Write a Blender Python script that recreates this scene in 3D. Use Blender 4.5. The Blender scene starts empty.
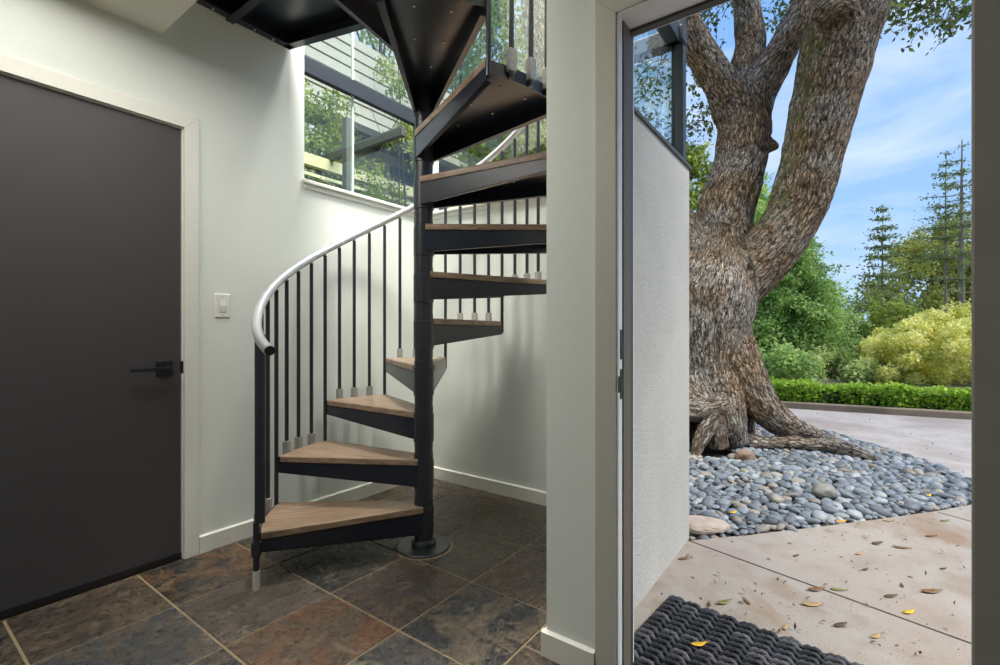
import bpy, bmesh, math, random
import numpy as np
from math import sin, cos, pi, radians as R
from mathutils import Vector, Matrix, noise as mnoise

random.seed(7); rng = np.random.default_rng(11)
S = bpy.context.scene
COL = S.collection

# ------------------------------------------------------------------ camera model
F_PX, YH, YAW, CX, H = 477.0, 332.8, 0.63, 500.0, 1.06
SY, CY = sin(YAW), cos(YAW)
GZ = -0.05                                                   # outdoor ground level
def atd(u, v, zf):
    xr = (u-CX)*zf/F_PX
    return Vector((xr*SY+zf*CY, -xr*CY+zf*SY, H+(YH-v)*zf/F_PX))
def onZ(u, v, z=GZ):
    return atd(u, v, F_PX*(z-H)/(YH-v))
def onY(u, v, y):
    t = (u-CX)/F_PX
    x = y*(CY+t*SY)/(SY-t*CY)
    return atd(u, v, x*CY+y*SY)
def onX(u, v, x):
    t = (u-CX)/F_PX
    y = x*(SY-t*CY)/(CY+t*SY)
    return atd(u, v, x*CY+y*SY)
def depth(p): return p[0]*CY+p[1]*SY

cam_d = bpy.data.cameras.new('camera'); cam = bpy.data.objects.new('camera', cam_d); COL.objects.link(cam)
cam.location = (0, 0, H); cam.rotation_euler = (pi/2, 0, YAW-pi/2)
cam_d.sensor_width = 36; cam_d.lens = 36*F_PX/1000; cam_d.clip_start = .02; cam_d.clip_end = 400
S.camera = cam

# ------------------------------------------------------------------ materials
def lin(c):
    return tuple(((x/255)/12.92 if x/255 <= .04045 else ((x/255+.055)/1.055)**2.4) for x in c)
def rgba(c): return lin(c)+(1,)
class NT:
    def __init__(s, name):
        s.m = bpy.data.materials.new(name); s.m.use_nodes = True
        s.t = s.m.node_tree; s.n = s.t.nodes; s.l = s.t.links
        s.b = s.n['Principled BSDF']; s.out = s.n['Material Output']
    def add(s, typ, **k):
        n = s.n.new(typ)
        for a, v in k.items():
            if hasattr(n, a) and a not in ('location',): setattr(n, a, v)
        return n
    def link(s, a, b): s.l.new(a, b)
    def coord(s, scale=(1,1,1), rot=(0,0,0), kind='Object'):
        tc = s.add('ShaderNodeTexCoord'); mp = s.add('ShaderNodeMapping')
        mp.inputs['Scale'].default_value = scale; mp.inputs['Rotation'].default_value = rot
        s.link(tc.outputs[kind], mp.inputs['Vector']); return mp.outputs[0]
    def noise(s, vec, scale=5, detail=4, rough=.55, dist=0):
        n = s.add('ShaderNodeTexNoise'); n.inputs['Scale'].default_value = scale
        n.inputs['Detail'].default_value = detail; n.inputs['Roughness'].default_value = rough
        n.inputs['Distortion'].default_value = dist
        if vec is not None: s.link(vec, n.inputs['Vector'])
        return n.outputs['Fac']
    def ramp(s, fac, stops, interp='LINEAR'):
        r = s.add('ShaderNodeValToRGB'); e = r.color_ramp.elements; r.color_ramp.interpolation = interp
        while len(e) < len(stops): e.new(.5)
        for i, (p, c) in enumerate(stops):
            e[i].position = p; e[i].color = c if len(c) == 4 else tuple(c)+(1,)
        s.link(fac, r.inputs[0]); return r.outputs[0]
    def mix(s, fac, a, b, mode='MIX'):
        n = s.add('ShaderNodeMix', data_type='RGBA', blend_type=mode)
        for i, x in ((0, fac), (6, a), (7, b)):
            if isinstance(x, (int, float)): n.inputs[i].default_value = x
            elif isinstance(x, tuple): n.inputs[i].default_value = x
            else: s.link(x, n.inputs[i])
        return n.outputs[2]
    def math(s, op, a, b=0., c=None):
        n = s.add('ShaderNodeMath', operation=op)
        for i, x in ((0, a), (1, b), (2, c)):
            if x is None: continue
            if isinstance(x, (int, float)): n.inputs[i].default_value = x
            else: s.link(x, n.inputs[i])
        return n.outputs[0]
    def attr(s, name):
        n = s.add('ShaderNodeAttribute', attribute_name=name); return n
    def bump(s, h, strength=.3, dist=.01, normal=None):
        n = s.add('ShaderNodeBump'); n.inputs['Strength'].default_value = strength
        n.inputs['Distance'].default_value = dist; s.link(h, n.inputs['Height'])
        if normal is not None: s.link(normal, n.inputs['Normal'])
        s.link(n.outputs[0], s.b.inputs['Normal']); return n.outputs[0]
    def color(s, c):
        if isinstance(c, tuple): s.b.inputs['Base Color'].default_value = c
        else: s.link(c, s.b.inputs['Base Color'])
    def rough(s, r):
        if isinstance(r, (int, float)): s.b.inputs['Roughness'].default_value = r
        else: s.link(r, s.b.inputs['Roughness'])

def simple(name, c, rough=.5, metal=0., nscale=40, var=.06, bump=.0, spec=.5):
    m = NT(name); v = m.coord()
    n = m.noise(v, nscale, 3)
    base = rgba(c)
    lo = tuple(x*(1-var) for x in base[:3])+(1,); hi = tuple(min(1, x*(1+var)) for x in base[:3])+(1,)
    m.color(m.ramp(n, [(.3, lo), (.7, hi)])); m.rough(rough)
    m.b.inputs['Metallic'].default_value = metal
    m.b.inputs['Specular IOR Level'].default_value = spec
    if bump: m.bump(n, bump, .004)
    return m.m

M = {}
M['wall'] = simple('wall_paint', (226, 231, 223), .75, nscale=60, var=.015, bump=.06)
M['trim'] = simple('white_trim', (226, 226, 216), .45, nscale=30, var=.015)
M['trim_grey'] = simple('painted_frame', (196, 194, 182), .45, nscale=30, var=.02)
M['bright_jamb'] = simple('white_jamb', (236, 236, 234), .35, nscale=30, var=.01)
M['ceiling'] = simple('ceiling_paint', (222, 220, 208), .8, nscale=60, var=.015)
M['steel'] = simple('black_steel', (40, 44, 50), .3, .0, 60, .12, .04, .6)
M['steel_panel'] = simple('black_steel_panel', (28, 34, 46), .28, .0, 20, .15, .03, .6)
M['rail'] = simple('brushed_rail_metal', (212, 214, 218), .34, .7, 80, .05)
M['shoe'] = simple('cast_grey_metal', (158, 158, 156), .45, .4, 120, .15)
M['foot'] = simple('silver_foot', (208, 207, 202), .5, .1, 120, .08)
M['black'] = simple('matte_black', (22, 22, 23), .4, 0, 80, .1)
M['plate'] = simple('white_plastic', (236, 236, 230), .35, 0, 30, .01)
M['window_metal'] = simple('grey_window_metal', (52, 58, 66), .42, .3, 40, .06)
M['dark_frame'] = simple('dark_grey_frame', (74, 72, 70), .5, .1, 40, .06)
M['strip'] = simple('taupe_weatherstrip', (112, 104, 88), .7, 0, 80, .12)
M['threshold'] = simple('aluminium_threshold', (128, 122, 112), .45, .6, 60, .1)
M['siding'] = simple('pale_siding', (206, 202, 184), .7, 0, 14, .06)
M['olive'] = simple('olive_wall', (128, 130, 106), .75, 0, 14, .08)
M['pale_beam'] = simple('pale_beam', (206, 202, 160), .7, 0, 14, .05)
M['grey_beam'] = simple('weathered_beam', (92, 92, 82), .7, 0, 14, .12)
M['board_dark'] = simple('dark_boards', (86, 80, 66), .75, 0, 14, .12)
M['asphalt_roof'] = simple('roof_grey', (110, 106, 100), .85, 0, 20, .1)

def door_mat():
    m = NT('charcoal_door'); v = m.coord((1, 1, 1))
    n = m.noise(v, 900, 2, .6); n2 = m.noise(m.coord((1, 1, 40)), 14, 3)
    c = m.ramp(n, [(.3, rgba((56, 54, 55))), (.7, rgba((76, 74, 75)))])
    m.color(m.mix(m.math('MULTIPLY', n2, .25), c, rgba((60, 58, 59))))
    m.rough(.55); m.bump(n, .12, .002); return m.m
M['door'] = door_mat()
M['open_door'] = simple('grey_entry_door', (142, 138, 130), .5, 0, 30, .04)

def wood_mat():
    m = NT('tread_wood'); a = m.attr('grain')
    mp = m.add('ShaderNodeMapping'); mp.inputs['Scale'].default_value = (2.2, 26, 26)
    m.link(a.outputs['Vector'], mp.inputs['Vector'])
    g = m.noise(mp.outputs[0], 2.2, 5, .6, .6)
    g2 = m.noise(mp.outputs[0], 9, 3, .6)
    c = m.ramp(g, [(.28, rgba((108, 88, 70))), (.5, rgba((152, 130, 108))), (.75, rgba((182, 160, 136)))])
    c = m.mix(m.math('MULTIPLY', g2, .3), c, rgba((120, 92, 68)))
    m.color(c); m.rough(.38); m.bump(g2, .08, .002); return m.m
M['wood'] = wood_mat()

def tile_mat():
    m = NT('slate_tile'); v = m.coord()
    a1 = m.attr('tone_one'); a2 = m.attr('tone_two'); off = m.attr('tile_offset')
    add = m.add('ShaderNodeVectorMath', operation='ADD'); m.link(v, add.inputs[0]); m.link(off.outputs['Vector'], add.inputs[1])
    vec = add.outputs[0]
    big = m.noise(vec, 5.5, 6, .62, 1.2)
    fine = m.noise(vec, 38, 5, .7, .4)
    mp = m.add('ShaderNodeMapping'); mp.inputs['Scale'].default_value = (6, 22, 10); mp.inputs['Rotation'].default_value = (0, 0, .12)
    m.link(vec, mp.inputs['Vector'])
    streak = m.noise(mp.outputs[0], 2.4, 5, .65, .5)
    c = m.mix(m.ramp(big, [(.44, (0, 0, 0)), (.56, (1, 1, 1))]), a1.outputs['Color'], a2.outputs['Color'])
    c = m.mix(m.ramp(streak, [(.56, (0, 0, 0)), (.76, (.5, .5, .5))]), c, rgba((138, 126, 110)))
    c = m.mix(m.ramp(fine, [(.3, (.75, .75, .75)), (.5, (0, 0, 0))]), c, rgba((20, 20, 22)))
    grit = m.noise(vec, 95, 4, .75)
    c = m.mix(m.ramp(grit, [(.56, (0, 0, 0)), (.72, (.4,)*3)]), c, rgba((150, 138, 120)))
    c = m.mix(m.ramp(grit, [(.3, (.35,)*3), (.44, (0, 0, 0))]), c, rgba((18, 18, 20)))
    vein = m.noise(vec, 3.1, 5, .6, 1.5)
    c = m.mix(m.ramp(m.math('ABSOLUTE', m.math('SUBTRACT', vein, .5)), [(.0, (.5,)*3), (.012, (0, 0, 0))]), c, rgba((150, 134, 108)))
    spots = m.noise(vec, 13, 3, .5)
    c = m.mix(m.ramp(spots, [(.64, (0, 0, 0)), (.7, (.35, .35, .35))]), c, rgba((146, 132, 112)))
    m.color(c)
    m.rough(m.ramp(fine, [(.3, (.2,)*3), (.8, (.42,)*3)]))
    hgt = m.math('ADD', m.math('MULTIPLY', big, 1.0), m.math('ADD', m.math('MULTIPLY', fine, .35), m.math('MULTIPLY', streak, .5)))
    m.bump(hgt, .8, .016); m.b.inputs['Specular IOR Level'].default_value = .5
    return m.m
M['slate'] = tile_mat()
M['grout'] = simple('sandy_grout', (146, 130, 104), .85, 0, 160, .12, .2)

def concrete(name, c1, c2, c3, sc=1.0):
    m = NT(name); v = m.coord()
    big = m.noise(v, 1.3*sc, 5, .6, .4); mid = m.noise(v, 7*sc, 4, .6); fine = m.noise(v, 160*sc, 3, .7)
    c = m.ramp(big, [(.35, rgba(c1)), (.5, rgba(c2)), (.66, rgba(c3))])
    c = m.mix(m.ramp(mid, [(.5, (0, 0, 0)), (.75, (.35,)*3)]), c, rgba(tuple(int(x*.84) for x in c1)))
    c = m.mix(m.ramp(fine, [(.33, (.4,)*3), (.5, (0, 0, 0))]), c, rgba(tuple(int(x*.7) for x in c1)))
    m.color(c); m.rough(.8); m.bump(m.math('ADD', fine, m.math('MULTIPLY', mid, .6)), .25, .006)
    return m.m
M['concrete'] = concrete('porch_concrete', (140, 118, 96), (162, 153, 144), (156, 141, 130))
M['drive'] = concrete('driveway_concrete', (166, 154, 146), (182, 174, 168), (158, 146, 138), .6)
M['kerb'] = concrete('kerb_concrete', (134, 118, 98), (150, 134, 114), (120, 108, 92), 2.)
M['joint'] = simple('joint_dark', (62, 54, 46), .9, 0, 60, .1)
M['soil'] = simple('dark_soil', (52, 46, 40), .95, 0, 30, .3, .5)
M['earth'] = simple('leafy_earth', (96, 92, 62), .95, 0, 6, .3, .5)

def stucco():
    m = NT('stucco'); v = m.coord()
    f = m.noise(v, 130, 4, .7); f2 = m.noise(v, 45, 3, .6); b = m.noise(v, 1.7, 4, .6)
    c = m.ramp(b, [(.35, rgba((178, 176, 168))), (.7, rgba((194, 192, 184)))])
    c = m.mix(m.ramp(f2, [(.3, (.3,)*3), (.5, (0, 0, 0))]), c, rgba((176, 174, 166)))
    m.color(c); m.rough(.9); m.bump(m.math('ADD', f, m.math('MULTIPLY', f2, 1.)), .55, .01); return m.m
M['stucco'] = stucco()

def glass():
    m = NT('clear_glass'); m.n.remove(m.b)
    tr = m.add('ShaderNodeBsdfTransparent'); tr.inputs[0].default_value = (.93, .97, .95, 1)
    gl = m.add('ShaderNodeBsdfGlossy'); gl.inputs['Roughness'].default_value = .01; gl.inputs[0].default_value = (1, 1, 1, 1)
    lw = m.add('ShaderNodeLayerWeight'); lw.inputs['Blend'].default_value = .5
    fz = m.math('ADD', .045, m.math('MULTIPLY', .5, m.math('POWER', lw.outputs['Facing'], 4.)))
    mx = m.add('ShaderNodeMixShader'); m.link(fz, mx.inputs[0]); m.link(tr.outputs[0], mx.inputs[1]); m.link(gl.outputs[0], mx.inputs[2])
    m.link(mx.outputs[0], m.out.inputs[0]); return m.m
M['glass'] = glass()
M['glass_edge'] = simple('glass_joint', (206, 222, 216), .3, 0, 60, .03)

def bark():
    m = NT('oak_bark'); a = m.attr('bark'); moss = m.attr('moss'); v = m.coord(); vec = a.outputs['Vector']
    nz = m.add('ShaderNodeTexNoise'); nz.inputs['Scale'].default_value = 9; nz.inputs['Detail'].default_value = 4; m.link(vec, nz.inputs['Vector'])
    va = m.add('ShaderNodeVectorMath', operation='MULTIPLY_ADD'); m.link(nz.outputs['Color'], va.inputs[0]); va.inputs[1].default_value = (.06, .12, .06); m.link(vec, va.inputs[2])
    def cells(sc, rnd=1.):
        mp = m.add('ShaderNodeMapping'); mp.inputs['Scale'].default_value = sc; m.link(va.outputs[0], mp.inputs['Vector'])
        vo = m.add('ShaderNodeTexVoronoi', feature='DISTANCE_TO_EDGE'); vo.inputs['Scale'].default_value = 1.; m.link(mp.outputs[0], vo.inputs['Vector']); return vo.outputs['Distance'], mp.outputs[0]
    d1, w1_ = cells((30, 7, 30)); d2, w2_ = cells((70, 17, 70))
    n3 = m.noise(w2_, .75, 7, .72, .8); big = m.noise(v, 2.2, 4, .6); patch = m.noise(v, 9, 4, .6, .5)
    hgt = m.math('ADD', m.math('MULTIPLY', m.ramp(d1, [(0, (0, 0, 0)), (.2, (1, 1, 1))]), .2), m.math('ADD', m.math('MULTIPLY', m.ramp(d2, [(0, (0, 0, 0)), (.3, (1, 1, 1))]), .16), m.math('MULTIPLY', n3, 1.15)))
    warm = m.ramp(hgt, [(.58, rgba((38, 29, 22))), (.74, rgba((104, 84, 65))), (.93, rgba((162, 138, 110))), (1., rgba((206, 184, 156)))])
    grey = m.ramp(hgt, [(.58, rgba((42, 36, 32))), (.72, rgba((114, 105, 96))), (.9, rgba((172, 164, 154))), (1., rgba((218, 212, 204)))])
    c = m.mix(m.ramp(big, [(.42, (0, 0, 0)), (.6, (.85,)*3)]), warm, grey)
    mo = m.math('MULTIPLY', moss.outputs['Fac'], m.ramp(patch, [(.42, (0, 0, 0)), (.62, (.8, .8, .8))]))
    c = m.mix(mo, c, rgba((96, 98, 40)))
    m.color(c); m.rough(.9); m.b.inputs['Specular IOR Level'].default_value = .25
    m.bump(hgt, 1., .03); return m.m
M['bark'] = bark()
M['twig'] = simple('twig_bark', (92, 80, 66), .9, 0, 30, .2)
M['pine_bark'] = simple('grey_pine_bark', (140, 128, 116), .9, 0, 20, .2)

def leaf(name, dark, mid, light, trans=.35):
    m = NT(name); a = m.attr('tone')
    c = m.ramp(a.outputs['Fac'], [(.0, rgba(dark)), (.5, rgba(mid)), (1., rgba(light))])
    m.color(c); m.rough(.5); m.b.inputs['Specular IOR Level'].default_value = .3
    tl = m.add('ShaderNodeBsdfTranslucent'); m.link(c, tl.inputs[0])
    mx = m.add('ShaderNodeMixShader'); mx.inputs[0].default_value = trans
    m.link(m.b.outputs[0], mx.inputs[1]); m.link(tl.outputs[0], mx.inputs[2]); m.link(mx.outputs[0], m.out.inputs[0])
    return m.m
M['oak_leaf'] = leaf('oak_leaf', (62, 76, 44), (96, 112, 58), (142, 152, 66), .45)
M['lime_leaf'] = leaf('lime_leaf', (84, 104, 48), (136, 154, 70), (196, 202, 96), .5)
M['conifer_leaf'] = leaf('conifer_leaf', (84, 120, 62), (158, 190, 104), (208, 226, 150), .55)
M['mid_leaf'] = leaf('mid_leaf', (100, 132, 74), (162, 184, 108), (214, 220, 146), .5)
M['olive_leaf'] = leaf('olive_leaf', (112, 128, 62), (166, 174, 90), (206, 206, 116), .5)
M['gold_leaf'] = leaf('gold_leaf', (156, 174, 84), (236, 234, 138), (255, 250, 186), .55)
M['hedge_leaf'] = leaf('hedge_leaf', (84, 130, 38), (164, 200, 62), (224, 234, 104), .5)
M['needle'] = leaf('needle_leaf', (88, 112, 74), (128, 146, 92), (164, 174, 106), .35)
def dry(name, c): return simple(name, c, .6, 0, 50, .2)
M['leaf_yellow'] = dry('yellow_leaf', (226, 178, 42)); M['leaf_orange'] = dry('orange_leaf', (232, 150, 30))
M['leaf_brown'] = dry('brown_leaf', (122, 90, 54)); M['leaf_tan'] = dry('tan_leaf', (172, 142, 96))
M['leaf_green'] = dry('green_leaf', (124, 122, 66)); M['leaf_dark'] = dry('dark_leaf', (86, 66, 44))

def pebble_mat():
    m = NT('river_pebble'); oi = m.add('ShaderNodeObjectInfo'); at = m.attr('stone'); v = m.coord()
    n = m.noise(v, 30, 4, .6); f = m.noise(v, 120, 2)
    m.color(m.mix(m.math('MULTIPLY', n, .3), at.outputs['Color'], rgba((196, 198, 200))))
    m.rough(.55); m.bump(f, .12, .002); return m.m
M['pebble'] = pebble_mat()
M['red_rock'] = simple('red_brown_rock', (128, 106, 86), .85, 0, 40, .2, .4)
M['flat_rock'] = simple('pale_flat_rock', (176, 160, 146), .85, 0, 14, .14, .5)
def rope_mat():
    m = NT('black_rope'); a = m.attr('tone')
    c = m.ramp(a.outputs['Fac'], [(0, rgba((34, 35, 40))), (.7, rgba((52, 54, 62))), (1, rgba((92, 92, 96)))])
    m.color(c); m.rough(.6); m.bump(m.noise(m.coord(), 400, 2), .3, .002); return m.m
M['rope'] = rope_mat()
def fill_lens_mat():
    m = NT('fill_lens'); m.b.inputs['Emission Color'].default_value = (1, .93, .82, 1); m.b.inputs['Emission Strength'].default_value = 6; return m.m  # glow for the lenses of the added fill lights
M['lens'] = fill_lens_mat()

# ------------------------------------------------------------------ mesh builder
class MB:
    def __init__(s): s.v = []; s.f = []; s.sm = []; s.at = {}
    def add(s, vs, fs, smooth=False):
        o = len(s.v); s.v += [tuple(x) for x in vs]
        s.f += [tuple(i+o for i in f) for f in fs]; s.sm += [smooth]*len(fs); return s
    def box(s, a, b):
        (x0, y0, z0), (x1, y1, z1) = [min(p, q) for p, q in zip(a, b)], [max(p, q) for p, q in zip(a, b)]
        return s.add([(x0,y0,z0),(x1,y0,z0),(x1,y1,z0),(x0,y1,z0),(x0,y0,z1),(x1,y0,z1),(x1,y1,z1),(x0,y1,z1)],
                     [(3,2,1,0),(4,5,6,7),(0,1,5,4),(1,2,6,5),(2,3,7,6),(3,0,4,7)])
    def prism(s, poly, z0, z1):
        """poly: ccw list of (x,y); z0/z1 numbers or per-vertex lists"""
        n = len(poly); a = z0 if isinstance(z0, (list, tuple)) else [z0]*n; b = z1 if isinstance(z1, (list, tuple)) else [z1]*n
        vs = [(p[0], p[1], a[i]) for i, p in enumerate(poly)]+[(p[0], p[1], b[i]) for i, p in enumerate(poly)]
        fs = [tuple(range(n-1, -1, -1)), tuple(range(n, 2*n))]+[(i, (i+1) % n, n+(i+1) % n, n+i) for i in range(n)]
        return s.add(vs, fs)
    def tube(s, path, rad, n=10, cap=True, smooth=True, square=False):
        path = [Vector(p) for p in path]; m = len(path)
        rad = rad if isinstance(rad, (list, tuple)) else [rad]*m
        vs = []; up = None
        for i, p in enumerate(path):
            t = (path[min(i+1, m-1)]-path[max(i-1, 0)])
            if t.length < 1e-9: t = Vector((0, 0, 1))
            t.normalize()
            if up is None:
                up = Vector((1, 0, 0)) if abs(t.z) > .9 else Vector((0, 0, 1))
            b = t.cross(up)
            if b.length < 1e-6: b = t.orthogonal()
            b.normalize(); up = b.cross(t).normalized()
            for k in range(n):
                a = 2*pi*(k+(.5 if square else 0))/n
                vs.append(p+(b*cos(a)+up*sin(a))*rad[i]*(1.4142 if square else 1))
        fs = [(i*n+k, i*n+(k+1) % n, (i+1)*n+(k+1) % n, (i+1)*n+k) for i in range(m-1) for k in range(n)]
        s.add(vs, fs, smooth)
        if cap:
            s.add(vs[:n], [tuple(range(n-1, -1, -1))]); s.add(vs[-n:], [tuple(range(n))])
        return s
    def lathe(s, prof, c=(0, 0, 0), n=32):
        vs = []; c = Vector(c)
        for r, z in prof:
            vs += [c+Vector((r*cos(2*pi*k/n), r*sin(2*pi*k/n), z)) for k in range(n)]
        m = len(prof)
        fs = [(i*n+k, i*n+(k+1) % n, (i+1)*n+(k+1) % n, (i+1)*n+k) for i in range(m-1) for k in range(n)]
        s.add(vs, fs, False)
        s.add(vs[:n], [tuple(range(n-1, -1, -1))]); s.add(vs[-n:], [tuple(range(n))]); return s
    def build(s, name, mat, parent=None, bevel=0., loc=None, smooth_all=False):
        me = bpy.data.meshes.new(name); me.from_pydata(s.v, [], s.f)
        me.polygons.foreach_set('use_smooth', [True]*len(s.f) if smooth_all else s.sm)
        me.materials.append(mat); me.validate(); me.update()
        o = bpy.data.objects.new(name, me); COL.objects.link(o)
        if parent is not None: o.parent = parent
        if loc is not None:
            me.transform(Matrix.Translation(-Vector(loc))); o.location = loc
        if bevel:
            b = o.modifiers.new('bevel', 'BEVEL'); b.width = bevel; b.segments = 2; b.limit_method = 'ANGLE'; b.angle_limit = R(40)
        return o
def tag(o, label=None, cat=None, group=None, kind=None):
    if label: o['label'] = label
    if cat: o['category'] = cat
    if group: o['group'] = group
    if kind: o['kind'] = kind
    return o
def empty(name, loc):
    o = bpy.data.objects.new(name, None); o.empty_display_size = .1; o.location = loc; COL.objects.link(o); return o
def keep(o, parent):                                          # parent without moving (parents are unrotated)
    o.parent = parent
    o.matrix_parent_inverse = Matrix.Translation(-parent.location); return o
def struct(o, label=None, cat=None): return tag(o, label, cat, None, 'structure')
def grid_wall(axis, t0, t1, ur, zr, openings):
    """solid wall slab between t0..t1 on `axis` ('x' or 'y'), spanning ur, zr, with rectangular openings (u0,u1,z0,z1)"""
    us = sorted({ur[0], ur[1], *[o[0] for o in openings], *[o[1] for o in openings]})
    zs = sorted({zr[0], zr[1], *[o[2] for o in openings], *[o[3] for o in openings]})
    us = [u for u in us if ur[0] <= u <= ur[1]]; zs = [z for z in zs if zr[0] <= z <= zr[1]]
    nu, nz = len(us)-1, len(zs)-1
    solid = [[not any(o[0] <= (us[i]+us[i+1])/2 <= o[1] and o[2] <= (zs[k]+zs[k+1])/2 <= o[3] for o in openings) for k in range(nz)] for i in range(nu)]
    mb = MB(); idx = {}
    def V(i, k, t):
        key = (i, k, t)
        if key not in idx:
            idx[key] = len(mb.v); p = (t1 if t else t0)
            mb.v.append((p, us[i], zs[k]) if axis == 'x' else (us[i], p, zs[k]))
        return idx[key]
    def S_(i, k): return 0 <= i < nu and 0 <= k < nz and solid[i][k]
    fl = axis == 'y'
    def face(*q):
        mb.f.append(tuple(q) if not fl else tuple(reversed(q))); mb.sm.append(False)
    for i in range(nu):
        for k in range(nz):
            if not solid[i][k]: continue
            face(V(i,k,0), V(i,k+1,0), V(i+1,k+1,0), V(i+1,k,0))
            face(V(i,k,1), V(i+1,k,1), V(i+1,k+1,1), V(i,k+1,1))
            if not S_(i-1, k): face(V(i,k,0), V(i,k,1), V(i,k+1,1), V(i,k+1,0))
            if not S_(i+1, k): face(V(i+1,k,0), V(i+1,k+1,0), V(i+1,k+1,1), V(i+1,k,1))
            if not S_(i, k-1): face(V(i,k,0), V(i+1,k,0), V(i+1,k,1), V(i,k,1))
            if not S_(i, k+1): face(V(i,k+1,0), V(i,k+1,1), V(i+1,k+1,1), V(i+1,k+1,0))
    return mb

# ------------------------------------------------------------------ the house shell
YL, XB, XE = 2.517, 2.53, 1.357          # left wall face, stairwell back wall face, entry wall face
YS0, YS1 = 0.69, 0.80                    # stucco wall outside / inside face
SILL = 1.935; TOP = 5.2; CEIL = 2.41; UP = 2.736
DX0, DX1, DZ1 = 0.05, 0.932, 2.018       # left door opening
EY0, EY1, EZ1 = -0.36, 0.557, 2.012      # entry opening

struct(grid_wall('y', YL, YL+.14, (-4, XB+.13), (0, TOP), [(DX0-.0, DX1+.0, 0, DZ1), (1.548, XB, SILL, 4.7)]).build('wall_left', M['wall']))
struct(grid_wall('x', XE, XE+.14, (-3, YS1), (0, TOP), [(EY0, EY1, 0, EZ1)]).build('wall_front', M['wall']))
struct(grid_wall('x', XB, XB+.13, (YS1, YL+.14), (-.05, TOP), [(YS1, YL+.02, SILL, 4.7)]).build('wall_back', M['wall']))
struct(grid_wall('y', YS0, YS1, (XE+.14, XB+.145), (-.05, TOP), [(XE+.2, XB+.145, SILL+.005, 4.7)]).build('wall_porch', M['stucco']))
# outside skin of the stairwell corner, stucco
struct(MB().box((XB+.13, YS1, GZ), (XB+.145, YL+.14, SILL)).build('wall_outer', M['stucco']))
struct(grid_wall('x', -4.14, -4, (-3, YL+.14), (0, TOP), [(-1.2, .4, .9, 2.0)]).build('wall_rear', M['wall']))  # opening out of view, added to let sky light into the room
struct(grid_wall('y', -3.14, -3, (-4.14, XE+.14), (0, TOP), [(-3.4, -2.2, .9, 2.0)]).build('wall_right', M['wall']))
# storey floor / ceiling over the room, open over the stairwell
cb = MB(); cb.box((-4, -3, CEIL), (.842, YL, UP)); cb.box((.842, -3, CEIL), (XE, YS1, UP))
struct(cb.build('ceiling', M['ceiling']))
rb = MB(); x0, x1, y0, y1 = 1.0, 2.3, 1.15, 2.35
rb.box((-4.3, -3.3, TOP), (x0, YL+.3, TOP+.2)); rb.box((x1, -3.3, TOP), (XB+.2, YL+.3, TOP+.2)); rb.box((x0, -3.3, TOP), (x1, y0, TOP+.2)); rb.box((x0, y1, TOP), (x1, YL+.3, TOP+.2))
roof = struct(rb.build('roof', M['asphalt_roof'])); MB().box((x0, y0, TOP+.2), (x1, y1, TOP+.212)).build('added_skylight', M['glass'], roof)  # roof opening and pane added, unseen, to bring daylight into the stairwell

# floor: individual slate tiles in a bed of grout, one mesh
TX, TY, TSX, TSY = .7526, 2.1094, .4092, .407
fb = MB(); fb.box((-4, -3, -.2), (XE+.01, YL+.14, -.004)); fb.box((XE+.01, YS1, -.2), (XB+.02, YL+.14, -.004))
floor = struct(fb.build('floor', M['grout']))
K = lambda a, b: (tuple(x*.72 for x in lin(a)), tuple(x*.78 for x in lin(b)))
TONES = {(0,0): K((52,52,50),(112,84,58)), (0,-1): K((104,94,84),(84,74,66)), (1,-1): K((40,42,44),(56,54,50)),
 (0,-2): K((118,84,58),(96,80,66)), (1,-2): K((84,68,58),(72,64,62)), (1,-3): K((44,48,54),(110,98,84)),
 (2,-2): K((64,66,58),(80,74,62)), (2,-3): K((90,72,60),(76,66,58)), (-1,0): K((76,70,64),(98,84,70)),
 (-1,-1): K((82,84,86),(96,88,78)), (0,-3): K((72,72,74),(92,84,76)), (2,-1): K((72,66,58),(84,72,60)),
 (3,-2): K((86,72,60),(66,62,56)), (3,-1): K((62,64,56),(116,92,64)), (1,0): K((68,64,58),(92,78,64)),
 (3,-3): K((46,50,54),(60,60,58)), (4,-1): K((92,74,60),(78,68,58)), (4,-2): K((84,70,58),(70,64,56)), (2,0): K((88,72,58),(96,82,66)), (3,0): K((80,70,60),(104,86,64))}
tb = MB(); t1 = []; t2 = []; to = []
POOL = [K((52,54,56),(96,84,72)), K((88,74,62),(70,64,58)), K((110,84,60),(88,76,66)), K((78,80,80),(98,88,78))]
def tilebox(x0, x1, y0, y1):
    g = .005; c = .003
    x0 += g; x1 -= g; y0 += g; y1 -= g
    if x1-x0 < .02 or y1-y0 < .02: return 0
    vs = [(x0,y0,-.006),(x1,y0,-.006),(x1,y1,-.006),(x0,y1,-.006),(x0,y0,-.001),(x1,y0,-.001),(x1,y1,-.001),(x0,y1,-.001),
          (x0+c,y0+c,.0005),(x1-c,y0+c,.0005),(x1-c,y1-c,.0005),(x0+c,y1-c,.0005)]
    tb.add(vs, [(0,1,5,4),(1,2,6,5),(2,3,7,6),(3,0,4,7),(4,5,9,8),(5,6,10,9),(6,7,11,10),(7,4,8,11),(8,9,10,11)]); return 12
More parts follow.
